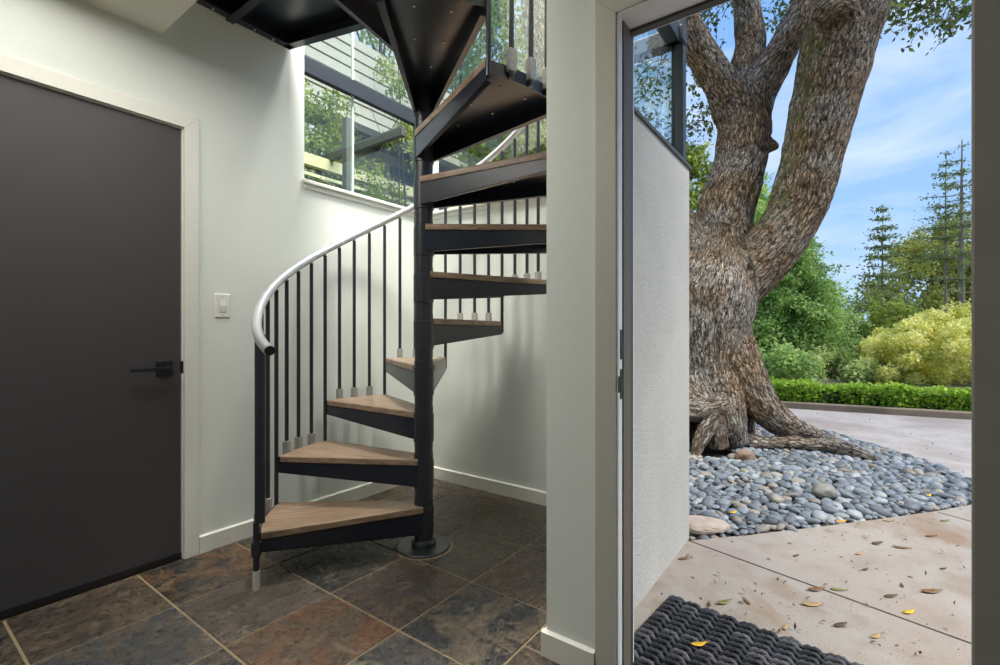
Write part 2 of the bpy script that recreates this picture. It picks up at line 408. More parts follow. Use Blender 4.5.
for i in range(-12, 5):
    for j in range(-13, 2):
        x0, y0 = TX+i*TSX, TY+j*TSY; x1, y1 = x0+TSX, y0+TSY
        y1 = min(y1, YL+.02); x1 = min(x1, XB); y0 = max(y0, -3); x0 = max(x0, -4)
        if y0 >= y1 or x0 >= x1: continue
        if x1 > XE and y0 < YS1:
            n = tilebox(x0, XE, y0, y1) if x0 < XE else 0
            if y1 > YS1: n += tilebox(max(x0, XE), x1, YS1, y1)
        else: n = tilebox(x0, x1, y0, y1)
        a, b = TONES.get((i, j), random.choice(POOL))
        t1 += [a]*n; t2 += [b]*n; to += [(i*3.7, j*5.3, (i*j) % 7)]*n
tiles = tb.build('floor_tiles', M['slate'], floor)
for nm, dat in (('tone_one', t1), ('tone_two', t2)):
    at = tiles.data.attributes.new(nm, 'FLOAT_COLOR', 'POINT'); at.data.foreach_set('color', np.array([c+(1,) for c in dat], np.float32).ravel())
at = tiles.data.attributes.new('tile_offset', 'FLOAT_VECTOR', 'POINT'); at.data.foreach_set('vector', np.array(to, np.float32).ravel())

gr = MB(); gr.lathe([(.144, -.003), (.144, .0007)], (1.686, 1.697, 0), 48); gr.build('grout_ring', M['grout'], floor)
# baseboards
BH, BT = .085, .014
def base_poly(mb, a, b, nrm):
    a, b, nrm = Vector(a), Vector(b), Vector(nrm)
    p = [a, b, b+nrm*BT, a+nrm*BT]
    z = [0, 0, 0, 0]; zt = [BH, BH, BH-.006, BH-.006]
    area = sum(p[i].x*p[(i+1) % 4].y-p[(i+1) % 4].x*p[i].y for i in range(4))
    if area < 0: p.reverse(); zt.reverse()
    mb.prism([(q.x, q.y) for q in p], 0.0005, zt)
b = MB(); base_poly(b, (.997, YL), (XB, YL), (0, -1)); struct(b.build('baseboard_left', M['trim']))
b = MB(); base_poly(b, (XB, YS1), (XB, YL-BT), (-1, 0)); struct(b.build('baseboard_back', M['trim']))
b = MB(); base_poly(b, (XE, .626), (XE, YS1+BT), (-1, 0)); base_poly(b, (XE, YS1), (XB-BT, YS1), (0, 1))
struct(b.build('baseboard_front', M['trim']))

# ---- left flush door, casing, handle
d = MB(); d.box((DX0+.003, YL+.012, .012), (DX1-.006, YL+.056, DZ1-.004))
door1 = struct(d.build('door_1', M['door'], bevel=.002), 'charcoal flush interior door with black lever handle in the white left wall', 'door')
hx, hz = onY(166, 368, YL-.01).x, .897
h = MB(); h.box((hx-.033, YL+.004, hz-.033), (hx+.033, YL+.013, hz+.033)); handle = h.build('door_handle', M['black'], door1, bevel=.002)
l = MB(); l.tube([(hx, YL+.006, hz), (hx, YL-.045, hz)], .011, 14); lev = l.build('lever_neck', M['black'], handle)
l = MB(); l.box((onY(131, 368, YL-.05).x, YL-.055, hz-.008), (hx+.012, YL-.043, hz+.009)); l.build('lever', M['black'], handle, bevel=.003)
l = MB(); l.box((DX1-.0065, YL-.001, hz-.028), (DX1+.004, YL+.03, hz+.028)); l.build('latch_plate', M['black'], door1, bevel=.001)
l = MB(); l.box((DX0+.004, YL+.002, .004), (DX1-.008, YL+.014, .03)); l.build('door_sweep', M['black'], door1)
# casing with mitred corner
def casing_y(name, x0, x1, z1, w, y, t):
    c = MB()
    def pr(q): c.add([(x, y, z) for x, z in q]+[(x, y-t, z) for x, z in q], [(0,1,2,3),(7,6,5,4)]+[(i, 4+i, 4+(i+1) % 4, (i+1) % 4) for i in range(4)])
    pr([(x1, 0), (x1+w, 0), (x1+w, z1+w), (x1, z1)])
    pr([(x0, z1), (x1, z1), (x1+w, z1+w), (x0-w, z1+w)])
    pr([(x0-w, 0), (x0, 0), (x0, z1), (x0-w, z1+w)])
    c.box((x1-.005, y, 0), (x1+.001, y+.13, z1)); c.box((x0, y, z1-.005), (x1, y+.13, z1+.001)); c.box((x0-.001, y, 0), (x0+.005, y+.13, z1))
    return c
struct(casing_y('trim_1', DX0, DX1, DZ1, .063, YL, .014).build('trim_1', M['trim'], bevel=.002))
# wall behind the closed door (dark closet side)
struct(MB().box((DX0-.1, YL+.14, 0), (DX1+.1, YL+.16, DZ1+.1)).build('trim_5', M['trim']))

# ---- light switch
sw = MB(); c = Vector((1.104, YL, 1.193)); sw.box((c.x-.036, YL-.006, c.z-.058), (c.x+.036, YL, c.z+.058))
sw = tag(sw.build('light_switch', M['plate'], bevel=.003), 'white rocker light switch plate on the left wall beside the grey door', 'light switch')
s2 = MB(); s2.box((c.x-.017, YL-.0085, c.z-.034), (c.x+.017, YL-.005, c.z+.034)); fr = s2.build('switch_frame', M['trim_grey'], sw, bevel=.001)
s2 = MB(); s2.add([(c.x-.0145, YL-.009, c.z-.031), (c.x+.0145, YL-.009, c.z-.031), (c.x+.0145, YL-.0125, c.z+.0), (c.x-.0145, YL-.0125, c.z+.0), (c.x+.0145, YL-.0095, c.z+.031), (c.x-.0145, YL-.0095, c.z+.031),
   (c.x-.0145, YL-.006, c.z-.031), (c.x+.0145, YL-.006, c.z-.031), (c.x+.0145, YL-.006, c.z+.031), (c.x-.0145, YL-.006, c.z+.031)], [(0,1,2,3),(3,2,4,5),(6,7,1,0),(5,4,8,9),(0,3,5,9,6),(1,7,8,4,2)])
s2.build('rocker', M['plate'], sw)
for dz in (-.047, .047):
    s3 = MB(); s3.tube([(c.x, YL-.0062, c.z+dz), (c.x, YL-.0075, c.z+dz)], .0035, 12); s3.build('screw', M['trim_grey'], sw)

# ---- entry opening: casing, jambs, dark outer frame, threshold
c = MB()
def prx(q, x, t): c.add([(x, y, z) for y, z in q]+[(x-t, y, z) for y, z in q], [(3,2,1,0),(4,5,6,7)]+[((i+1) % 4, 4+(i+1) % 4, 4+i, i) for i in range(4)])
w = .068
prx([(EY1, 0), (EY1+w, 0), (EY1+w, EZ1+w), (EY1, EZ1)], XE, .008)
prx([(EY0, EZ1), (EY1, EZ1), (EY1+w, EZ1+w), (EY0-w, EZ1+w)], XE, .008)
prx([(EY0-w, 0), (EY0, 0), (EY0, EZ1), (EY0-w, EZ1+w)], XE, .008)
struct(c.build('trim_2', M['trim_grey'], bevel=.002))
j = MB(); t = .006
xa, xb_, xc = XE+.026, XE+.088, XE+.116
j.box((XE-.004, EY1-t, .0), (xa, EY1, EZ1)); j.box((XE-.004, EY0, 0), (xa, EY0+t, EZ1)); j.box((XE-.004, EY0, EZ1-t), (xb_, EY1, EZ1))
jamb = struct(j.build('trim_3', M['bright_jamb'], bevel=.001))
j = MB(); j.box((xa+.006, EY1-t-.002, 0), (xb_, EY1, EZ1-t)); j.box((xa+.006, EY0, 0), (xb_, EY0+t, EZ1-t))
j.build('weatherstrip', M['strip'], jamb)
j = MB(); j.box((xa-.001, EY1-t+.003, 0), (xa+.007, EY1, EZ1-t)); j.build('seal', M['black'], jamb)
j = MB(); j.box((xb_, EY1-t-.001, GZ), (xc, YS0, EZ1)); j.box((xb_, EY0-.05, GZ), (xc, EY0+t, EZ1)); j.box((xb_, EY0-.05, EZ1-.014), (xc, YS0, EZ1+.1))
j.build('outer_frame', M['dark_frame'], jamb, bevel=.0015)
for zc, hh in ((1.024, .045), (.905, .045)):
    j = MB(); j.box((XE+.008, EY1-t-.0015, zc-hh), (XE+.026, EY1-t, zc+hh)); sp = j.build('strike_plate', M['black'], jamb, bevel=.0006)
    j = MB(); j.box((XE+.012, EY1-t-.0025, zc-hh*.55), (XE+.022, EY1-t-.0012, zc+hh*.55)); j.build('strike_hole', M['steel'], sp)
j = MB(); j.box((XE-.006, EY1-t-.0015, .905-.024), (XE+.01, EY1-t, .905+.024)); j.build('strike_lip', M['black'], jamb)
th = MB(); th.prism([(XE+.0, EY0), (XE+.125, EY0), (XE+.125, EY1), (XE+.0, EY1)], -.06, [.006, -.01, -.01, .006])
struct(th.build('trim_4', M['threshold'], bevel=.002))
# open entry door, its free edge near the camera
E0 = Vector((.49, -.0735, 0)); Hn = Vector((XE-.02, EY0+.01, 0)); dv = (Hn-E0).normalized(); nv = Vector((dv.y, -dv.x, 0))
q = [E0, E0+nv*.045, Hn+nv*.045, Hn]
d = MB(); d.prism([(p.x, p.y) for p in q], .012, EZ1-.006)
door2 = struct(d.build('door_2', M['open_door'], bevel=.002), 'grey entry door standing open, only its edge showing at the far right', 'door')

# ---- windows round the stairwell
BARZ0, BARZ1 = 2.585, 2.665
wx0 = 1.548
w1 = MB(); w1.box((wx0, YL+.02, BARZ0), (XB+.02, YL+.085, BARZ1)); w1.box((wx0, YL+.034, 4.63), (XB+.02, YL+.085, 4.7))
win1 = struct(w1.build('window_1', M['window_metal'], bevel=.003))
p = MB(); p.box((wx0, YL+.012, BARZ0-.018), (XB, YL+.03, BARZ0)); p.build('glazing_bead', M['window_metal'], win1)
p = MB(); p.box((wx0-.02, YL-.03, SILL-.022), (XB, YL+.09, SILL)); p.box((wx0-.01, YL-.012, SILL-.05), (XB, YL, SILL-.022)); p.build('sill', M['trim'], win1, bevel=.004)
for z0, z1 in ((SILL, BARZ0), (BARZ1, 4.63)):
    p = MB(); p.box((wx0, YL+.052, z0), (XB+.05, YL+.06, z1)); p.build('pane', M['glass'], win1)
xj = onY(353, 150, YL+.05).x
p = MB(); p.box((xj-.006, YL+.048, SILL), (xj+.006, YL+.064, BARZ0)); p.box((xj-.006, YL+.048, BARZ1), (xj+.006, YL+.064, 4.63)); p.build('glass_joint', M['glass_edge'], win1)
w2 = MB(); w2.box((XB+.03, YS0+.0, BARZ0), (XB+.11, YL+.06, BARZ1)); w2.box((XB+.03, YS0, 4.63), (XB+.11, YL+.06, 4.7))
win2 = struct(w2.build('window_2', M['window_metal'], bevel=.003))
p = MB(); p.box((XB-.03, YS1, SILL-.022), (XB+.09, YL, SILL)); p.box((XB-.012, YS1, SILL-.05), (XB, YL, SILL-.022)); p.build('sill', M['trim'], win2, bevel=.004)
for z0, z1 in ((SILL, BARZ0), (BARZ1, 4.63)):
    p = MB(); p.box((XB+.06, YS0+.05, z0), (XB+.068, YL+.05, z1)); p.build('pane', M['glass'], win2)
w3 = MB(); w3.box((XE+.2, YS0+.02, BARZ0), (XB+.06, YS0+.09, BARZ1)); w3.box((XE+.2, YS0+.02, 4.63), (XB+.06, YS0+.09, 4.7))
w3.box((XE+.2, YS0+.02, SILL), (XE+.25, YS0+.09, 4.7))
w3.box((XB+.06, YS0+.008, SILL), (XB+.118, YS0+.07, 4.7))
win3 = struct(w3.build('window_3', M['window_metal'], bevel=.003))
p = MB(); p.box((XE+.2, YS0-.012, SILL-.0), (XB+.155, YS1+.0, SILL+.018)); p.build('coping', M['dark_frame'], win3, bevel=.003)
for z0, z1 in ((SILL+.018, BARZ0), (BARZ1, 4.63)):
    p = MB(); p.box((XE+.25, YS0+.05, z0), (XB+.06, YS0+.058, z1)); p.build('pane', M['glass'], win3)

# ------------------------------------------------------------------ spiral staircase
SC = Vector((1.686, 1.697, 0)); Z1, RISE, RT, PH, DA = .214, .229, .729, R(155.07), R(-30.2)
WOOD = .03; NT_ = 11
stair = tag(empty('spiral_staircase', SC), 'black steel spiral staircase with wooden treads and a silver tube handrail', 'staircase')
def pol(r, a, z=0): return Vector((SC.x+r*cos(a), SC.y+r*sin(a), z))
def part(mb, name, mat, parent=None, bevel=0., label=None):
    o = mb.build(name, mat, None, bevel)
    par = parent or stair
    o.parent = par
    if par == stair: o.matrix_parent_inverse = Matrix.Translation(-SC)
    if label: o['label'] = label
    return o
p = MB(); p.lathe([(.132, 0.0008), (.132, .008), (.128, .011), (.06, .012)], SC, 48); bp = part(p, 'base_plate', M['steel'])
p = MB(); p.lathe([(.06, .011), (.06, .03), (.052, .045)], SC, 32); part(p, 'base_collar', M['steel'], bp)
prof = [(.0455, .012), (.0455, .04)]
for k in range(1, NT_+2):
    z = Z1+RISE*(k-1)
    prof += [(.0455, z-.15), (.050, z-.149), (.050, z-.012), (.0465, z-.011), (.0465, z+.02), (.0445, z+.021), (.0445, z+.05), (.0455, z+.051)]
prof += [(.0455, UP+.95), (.03, UP+.97)]
p = MB(); p.lathe(prof, SC, 40); part(p, 'centre_pole', M['steel'])
def rail_z(a):                                  # rail centre height at azimuth a (radians, decreasing upward)
    s = (PH-a)/(-DA)
    z = Z1+RISE*s+.86
    x = s-.35
    if x < 0: z = Z1+RISE*.35+.86 + RISE*(x+.26*x*x)
    return z
def tread_poly(k, off=0., ro=RT, hub=.052):
    a0 = PH+DA*(k-1); a1 = a0+DA*1.017
    # edges tangent to the hub: inner corners are pushed out sideways by `hub`
    f0 = pol(ro, a0); f1 = pol(ro, a1)
    n0 = Vector((cos(a0+pi/2), sin(a0+pi/2), 0)); n1 = Vector((cos(a1-pi/2), sin(a1-pi/2), 0))
    d0 = Vector((cos(a0), sin(a0), 0)); d1 = Vector((cos(a1), sin(a1), 0))
    i0 = SC+n0*hub+d0*.02; i1 = SC+n1*hub+d1*.02
    arc = [pol(ro, a0+(a1-a0)*t/10) for t in range(11)]
    return i0, i1, arc
for k in range(1, NT_+1):
    z = Z1+RISE*(k-1)
    i0, i1, arc = tread_poly(k, ro=RT-.008)
    # steel pan: under plate + tapering side plates + outer lip
    st = MB(); zt = z-WOOD
    ins = .006
    j0, j1, ar2 = tread_poly(k, ro=RT-.001, hub=.046)
    poly = [j0]+ar2+[j1]; poly = [(q.x, q.y) for q in poly][::-1]
    st.prism(poly, zt-.005, zt-.0005)
    def fascia(a, b, da, db, toward):
        a, b = Vector(a), Vector(b); n = Vector(toward).normalized()*.006
        v = [a, b, b+n, a+n]
        vs = [(q.x, q.y, zt-.0008) for q in v]+[(v[0].x, v[0].y, zt-da), (v[1].x, v[1].y, zt-db), (v[2].x, v[2].y, zt-db), (v[3].x, v[3].y, zt-da)]
        st.add(vs, [(0,1,2,3),(7,6,5,4),(0,4,5,1),(1,5,6,2),(2,6,7,3),(3,7,4,0)])
    mid = (ar2[5]-SC)
    fascia(j0, ar2[0], .105, .052, ar2[5]-ar2[0]); fascia(j1, ar2[-1], .105, .052, ar2[5]-ar2[-1])
    # bottom flanges of the side plates
    # return lips along the side plates: thin steps seen from underneath
    for a_, b_ in ((j0, ar2[0]), (j1, ar2[-1])):
        tw = (ar2[5]-b_).normalized()*.026
        lip = [(a_.x, a_.y, zt-.1045), (b_.x, b_.y, zt-.0515), (b_.x+tw.x, b_.y+tw.y, zt-.0515), (a_.x+tw.x*.5, a_.y+tw.y*.5, zt-.1045)]
        st.add(lip+[(x, y, zz+.005) for x, y, zz in lip], [(0,1,2,3),(7,6,5,4),(0,4,5,1),(1,5,6,2),(2,6,7,3),(3,7,4,0)])
    for q0, q1 in zip(ar2[:-1], ar2[1:]):
        v = [q0, q1, q1+(SC-q1).normalized()*.005, q0+(SC-q0).normalized()*.005]
        st.prism([(q.x, q.y) for q in v][::-1], zt-.02, z-.003)
    pan = part(st, 'tread', M['steel_panel'])
    # bolts under the pan
    for fr_, fa in ((.35, .35), (.62, .25), (.62, .75), (.88, .3), (.88, .7)):
        bb = MB(); c_ = pol(RT*fr_, PH+DA*(k-1)+DA*fa, 0); bb.tube([(c_.x, c_.y, zt-.0045), (c_.x, c_.y, zt-.009)], .005, 8)
        part(bb, 'bolt', M['foot'], pan)
    wp = [(q.x, q.y) for q in ([i0]+arc+[i1])][::-1]
    wb = MB(); wb.prism(wp, z-WOOD, z)
    wd = part(wb, 'tread_board', M['wood'], pan, .004, 'brown oak tread board')
    g = wd.data.attributes.new('grain', 'FLOAT_VECTOR', 'POINT'); am = PH+DA*(k-.5)
    co = np.array([v.co[:] for v in wd.data.vertices]); dx, dy = co[:, 0]-SC.x, co[:, 1]-SC.y
    gv = np.stack([dx*cos(am)+dy*sin(am)+k*3.1, -dx*sin(am)+dy*cos(am)+k*1.7, co[:, 2]], 1)
    g.data.foreach_set('vector', gv.astype(np.float32).ravel())
RB = RT+.008; BR = .0098
def baluster(a, z0, z1, shoe_z=None):
    q = pol(RB, a); b = MB()
    b.tube([(q.x, q.y, z0), (q.x, q.y, z1-.03)], BR, 12)
    o = part(b, 'baluster', M['steel'])
    b = MB(); b.tube([(q.x, q.y, z1-.031), (q.x, q.y, z1-.012)], .0055, 8); part(b, 'rail_pin', M['shoe'], o)
    if shoe_z is not None:
        s = MB(); w_ = .016; t_ = Vector((cos(a), sin(a), 0)); n_ = Vector((-sin(a), cos(a), 0))
        c0 = pol(RB, a)
        pts = [c0-t_*.014-n_*w_, c0+t_*.014-n_*w_, c0+t_*.014+n_*w_, c0-t_*.014+n_*w_]
        s.prism([(v.x, v.y) for v in pts], shoe_z-.028, shoe_z+.055); sh = part(s, 'baluster_shoe', M['shoe'], o, .003)
        s = MB(); e0 = c0+t_*.013; s.tube([(e0.x, e0.y, shoe_z-.02), (e0.x+t_.x*.006, e0.y+t_.y*.006, shoe_z-.02)], .005, 8); part(s, 'set_screw', M['steel'], sh) if False else None
    return o
for k in range(1, NT_+2):
    a = PH+DA*(k-1); z = Z1+RISE*(k-1)
    if k > 1: baluster(a, z-RISE-.07, rail_z(a))
    if k <= NT_:
        for m_ in (1, 2, 3):
            aa = a+DA*m_/4; baluster(aa, z-.05, rail_z(aa), z)
# lugs joining each tread's front corner to its long baluster
# newel post at the first tread
nq = pol(.727, PH+R(3)); n_ = MB(); n_.tube([(nq.x, nq.y, Z1+.06), (nq.x, nq.y, rail_z(PH)-.03)], .0205, 4, square=True, smooth=False) if False else n_.tube([(nq.x, nq.y, Z1+.06), (nq.x, nq.y, rail_z(PH)-.03)], .0205, 20)
nw = part(n_, 'newel_post', M['steel'])
nq = pol(.741, PH+R(3)); n_ = MB(); n_.tube([(nq.x, nq.y, .03), (nq.x, nq.y, Z1+.062)], .0125, 14); n_.tube([(nq.x, nq.y, Z1-.075), (nq.x, nq.y, Z1-.02)], .02, 14); part(n_, 'newel_stem', M['steel'], nw)
n_ = MB(); n_.tube([(nq.x, nq.y, .001), (nq.x, nq.y, .078)], .0145, 14); part(n_, 'newel_foot', M['foot'], nw, 0, 'silver newel foot')
# handrail
a_start = PH+R(18); a_end = PH+DA*11
path = [pol(RB, a_start+(a_end-a_start)*t/160, 0) for t in range(161)]
for t, q in enumerate(path): q.z = rail_z(a_start+(a_end-a_start)*t/160)
hb = MB(); hb.tube(path, .0205, 18); hr = part(hb, 'handrail', M['rail'], None, 0, 'silver tube handrail')
cp = MB(); d0 = (path[0]-path[1]).normalized(); cp.tube([path[0]+d0*.0005, path[0]+d0*.004], .0195, 18); part(cp, 'rail_end_cap', M['black'], hr)
# landing at the upper storey, steel frame against the left wall
corner = Vector((1.455, YL-.008, 0)); zb = UP-.03
ld = MB(); e0 = Vector((.85, SC.y+.05, 0)); e1 = Vector((SC.x-.03, SC.y+.05, 0)); e2 = Vector((.85, YL-.008, 0))
ld.prism([(.85, SC.y+.05), (SC.x-.02, SC.y+.05), (corner.x, corner.y), (.85, YL-.008)], zb-.006, zb)
def plate(mb, a, b, z0, z1, t, side):
    a, b = Vector(a), Vector(b); dr = (b-a).normalized(); nn = Vector((-dr.y, dr.x, 0))*t*side
    q = [a, b, b+nn, a+nn]
    if side < 0: q = q[::-1]
    mb.prism([(v.x, v.y) for v in q], z0, z1)
plate(ld, e0, e1, zb-.12, zb-.006, .008, 1); plate(ld, e1, corner, zb-.07, zb-.006, .008, 1); plate(ld, corner, e2, zb-.07, zb-.006, .008, 1); plate(ld, e2, e0, zb-.1, zb-.006, .008, 1)
def flange(mb, a, b, z, w, side):
    plate(mb, a, b, z, z+.006, w, side)
flange(ld, e1, corner, zb-.074, .045, 1); flange(ld, corner, e2, zb-.074, .045, 1); flange(ld, e0, e1, zb-.126, .045, 1)
m0 = (e0+e2)/2; m1 = Vector((1.47, 2.1, 0))
plate(ld, Vector((1.15, SC.y+.06, 0)), Vector((1.15, YL-.02, 0)), zb-.09, zb-.006, .008, 1); flange(ld, Vector((1.15, SC.y+.06, 0)), Vector((1.15, YL-.02, 0)), zb-.096, .04, 1)
lnd = part(ld, 'landing', M['steel_panel'])
for xx in (.95, 1.05, 1.25, 1.35):
    bb = MB(); bb.tube([(xx, YL-.03, zb-.073), (xx, YL-.03, zb-.08)], .006, 8); part(bb, 'bolt', M['foot'], lnd)
lb = MB(); lb.prism([(.85, SC.y+.05), (SC.x-.03, SC.y+.05), (corner.x, corner.y), (.85, YL-.008)], UP-.03, UP)
lw = part(lb, 'landing_board', M['wood'], lnd, .003, 'brown oak landing board')
g = lw.data.attributes.new('grain', 'FLOAT_VECTOR', 'POINT'); g.data.foreach_set('vector', np.array([v.co[:] for v in lw.data.vertices], np.float32).ravel())

# ------------------------------------------------------------------ added fill lights, out of view, brightening the interior walls
for (x, y, z_, en, lab) in ((.3, 2.0, CEIL, 4, 'added white recessed fill light in the ceiling right above the grey door'), (.66, 1.62, CEIL, 9.5, 'added white recessed fill light at the ceiling edge beside the stair landing'), (-.5, 1.75, CEIL, 8, 'added white recessed fill light in the ceiling just left of the grey door'), (-1.7, 1.75, CEIL, 3, 'added white recessed fill light in the ceiling along the left wall, behind the first'), (-2.8, -1.2, CEIL, 1.5, 'added white recessed fill light at the rear of the ceiling'),
        (1.45, .72+.3, TOP, 270, 'added white recessed fill light high over the stairwell, entry side'), (2.42, 2.0, TOP, 150, 'added white recessed fill light high over the stairwell, corner side')):
    e = tag(empty('fill_light', (x, y, z_)), lab, 'fill light', 'added recessed fill lights')
    r_ = MB(); r_.lathe([(.052, -.004), (.075, -.006), (.078, -.0005)], (0, 0, 0), 32); r_.build('trim_ring', M['plate'], e)
    r_ = MB(); r_.lathe([(.05, -.0055), (.05, -.0035)], (0, 0, 0), 32); r_.build('lens', M['lens'], e)
    L = bpy.data.lights.new('fill_lamp', 'AREA'); L.shape = 'DISK'; L.size = .8; L.energy = en; L.color = (1, .96, .9)
    lo = bpy.data.objects.new('fill_lamp', L); COL.objects.link(lo); lo.location = (x, y, z_-.03)

# ------------------------------------------------------------------ outdoors: ground
g = MB(); g.box((-30, -60, -.6), (70, 60, -.075)); struct(g.build('ground', M['earth']))
# driveway and porch slab
kerbA = onZ(775, 407); kerbB = onZ(969, 419)
kd = (kerbB-kerbA); kd.z = 0; kd.normalize(); kn = Vector((kd.y, -kd.x, 0))
if kn.dot(Vector((1, 0, 0))) < 0: kn = -kn
ka = kerbA-kd*.15; kb = kerbB+kd*9
PX = {}
A_ = onZ(689, 541); B_ = onZ(820, 527); C_ = onZ(900, 516.5); D_ = onZ(969, 505.5); Eo = onZ(1010, 494)
R1 = onZ(985, 487); R2 = onZ(969, 479); R3 = onZ(925, 462); R4 = onZ(880, 448)
# pebble bed outline (front edge curve, right edge against the driveway, far side behind the tree)
bed = [A_, onZ(755, 534.5), B_, onZ(862, 521.5), C_, onZ(935, 511.5), D_, onZ(1003, 497), R1, R2, onZ(948, 470.5), R3, onZ(903, 455), R4]
far = [Vector((R4.x+.55, R4.y+.4, 0)), Vector((R4.x+.9, R4.y+1.2, 0)), Vector((R4.x+.7, R4.y+2.6, 0)), Vector((XB+.16, R4.y+3.0, 0)), Vector((XB+.16, YS0, 0))]
bed_xy = [(p.x, p.y) for p in bed+far]
db = MB(); db.box((XE+.14, -9, -.3), (16, 9, GZ-.012))
# trim the drive at the kerb: build as polygon instead of a box
db = MB()
kz = [ka+kn*0, kb]
poly = [(XE+.15, -9), (kb.x, kb.y), (ka.x, ka.y), (ka.x-kd.x*7, ka.y-kd.y*7), (XB+.1, 8)]
poly = [(XE+.15, -9), (kb.x, -9.0), (kb.x, kb.y), (ka.x-kd.x*7, ka.y-kd.y*7), (XB+.1, 7), (XB+.1, YS0), (XE+.15, YS0)]
db.prism(poly, -.3, GZ-.012)
struct(db.build('driveway_floor', M['drive']))
# porch slab: front part from house to bed edge, continuing right
J1a, J1b = onZ(689, 541), onZ(969, 643)
J2a, J2b = onZ(938, 512.5), onZ(969, 521)
slab = [(XE+.15, -4), (Eo.x+.05, -4), (Eo.x+.05, Eo.y), (D_.x, D_.y), (onZ(935, 511.5).x, onZ(935, 511.5).y), (C_.x, C_.y), (onZ(862, 521.5).x, onZ(862, 521.5).y), (B_.x, B_.y), (onZ(755, 534.5).x, onZ(755, 534.5).y), (A_.x, A_.y), (A_.x, YS0+.0), (XE+.15, YS0+.0)]
sb = MB(); sb.prism(slab, -.2, GZ)
sb.box((XE+.12, EY0-.05, -.2), (XE+.151, YS0, GZ)); pf = struct(sb.build('porch_floor', M['concrete']))
jb = MB()
def strip(mb, a, b, w_, z0, z1):
    d_ = (b-a); d_.z = 0; d_.normalize(); n_ = Vector((-d_.y, d_.x, 0))*w_/2
    q = [a-n_, b-n_, b+n_, a+n_]; mb.prism([(v.x, v.y) for v in q], z0, z1)
jd = (J1b-J1a).normalized(); strip(jb, J1a, J1a+jd*4.2, .011, GZ-.002, GZ+.0008)
j2 = (J2b-J2a).normalized(); strip(jb, J2a, J2a+j2*2.5, .012, GZ-.002, GZ+.0008)
jb.build('expansion_joint', M['joint'], pf)
# kerb
kbm = MB(); q = [ka, kb, kb+kn*.16, ka+kn*.16]
area = sum(q[i].x*q[(i+1) % 4].y-q[(i+1) % 4].x*q[i].y for i in range(4))
if area < 0: q = q[::-1]
kbm.prism([(v.x, v.y) for v in q], -.1, GZ+.075)
struct(kbm.build('kerb', M['kerb'], bevel=.012))
# soil of the bed
so = MB(); so.prism(bed_xy if sum(bed_xy[i][0]*bed_xy[(i+1) % len(bed_xy)][1]-bed_xy[(i+1) % len(bed_xy)][0]*bed_xy[i][1] for i in range(len(bed_xy))) > 0 else bed_xy[::-1], -.2, GZ-.006)
struct(so.build('bed_ground', M['soil']))

# ------------------------------------------------------------------ oak
DT = 4.95
def P(u, v, w, zf=DT): p = atd(u, v, zf); return (p, w*.5*zf/F_PX)
chains = {
 'trunk': [P(704, 452, 88), P(702, 425, 92), P(699, 395, 96), P(697, 360, 96), P(697, 325, 100), P(701, 300, 104), P(706, 282, 96), P(712, 262, 70), P(716, 246, 44)],
 'limb_a': [P(706, 308, 78, 4.95), P(730, 287, 60, 4.9), P(761, 260, 54, 4.85), P(791, 219, 52, 4.8), P(805, 180, 53, 4.75), P(816, 142, 56, 4.7), P(827, 95, 61, 4.65), P(838, 47, 65, 4.6), P(853, 0, 64, 4.55), P(866, -50, 62, 4.5), P(876, -110, 56, 4.4)],
 'limb_b': [P(710, 282, 84, 5.0), P(718, 246, 58, 5.1), P(727, 207, 51, 5.15), P(739, 168, 49, 5.2), P(744, 136, 48, 5.2), P(742, 108, 50, 5.2)],
 'b_right': [P(746, 125, 44, 5.2), P(757, 92, 36, 5.15), P(776, 60, 31, 5.1), P(795, 26, 28, 5.1), P(808, 0, 26, 5.1), P(828, -50, 26, 5.1)],
 'b_up': [P(738, 105, 40, 5.25), P(744, 72, 30, 5.3), P(751, 48, 27, 5.35), P(748, 20, 25, 5.4), P(746, -5, 23, 5.4), P(742, -60, 20, 5.4)],
 'b_left': [P(735, 110, 44, 5.2), P(720, 82, 32, 5.15), P(702, 56, 29, 5.1), P(691, 34, 27, 5.1), P(680, 8, 25, 5.1), P(668, -30, 22, 5.1)],
 'limb_c': [P(700, 285, 80, 5.0), P(680, 240, 50, 5.1), P(640, 190, 44, 5.2), P(590, 130, 38, 5.3), P(552, 75, 32, 5.4), P(538, 30, 28, 5.4), P(530, -40, 24, 5.4)],
 'stub': [P(750, 147, 26, 5.2), P(759, 146, 26, 5.17), P(769, 146, 16, 5.14), P(779, 147, 4, 5.1)],
 'knot': [P(818, 22, 18, 4.38), P(828, 11, 22, 4.33), P(844, 8, 22, 4.33), P(855, 20, 16, 4.36)],
}
def RG(u, v, w, z): # root point sitting on the ground at height z
    p = onZ(u, v, z); zf = depth(p); return (p, w*.5*zf/F_PX)
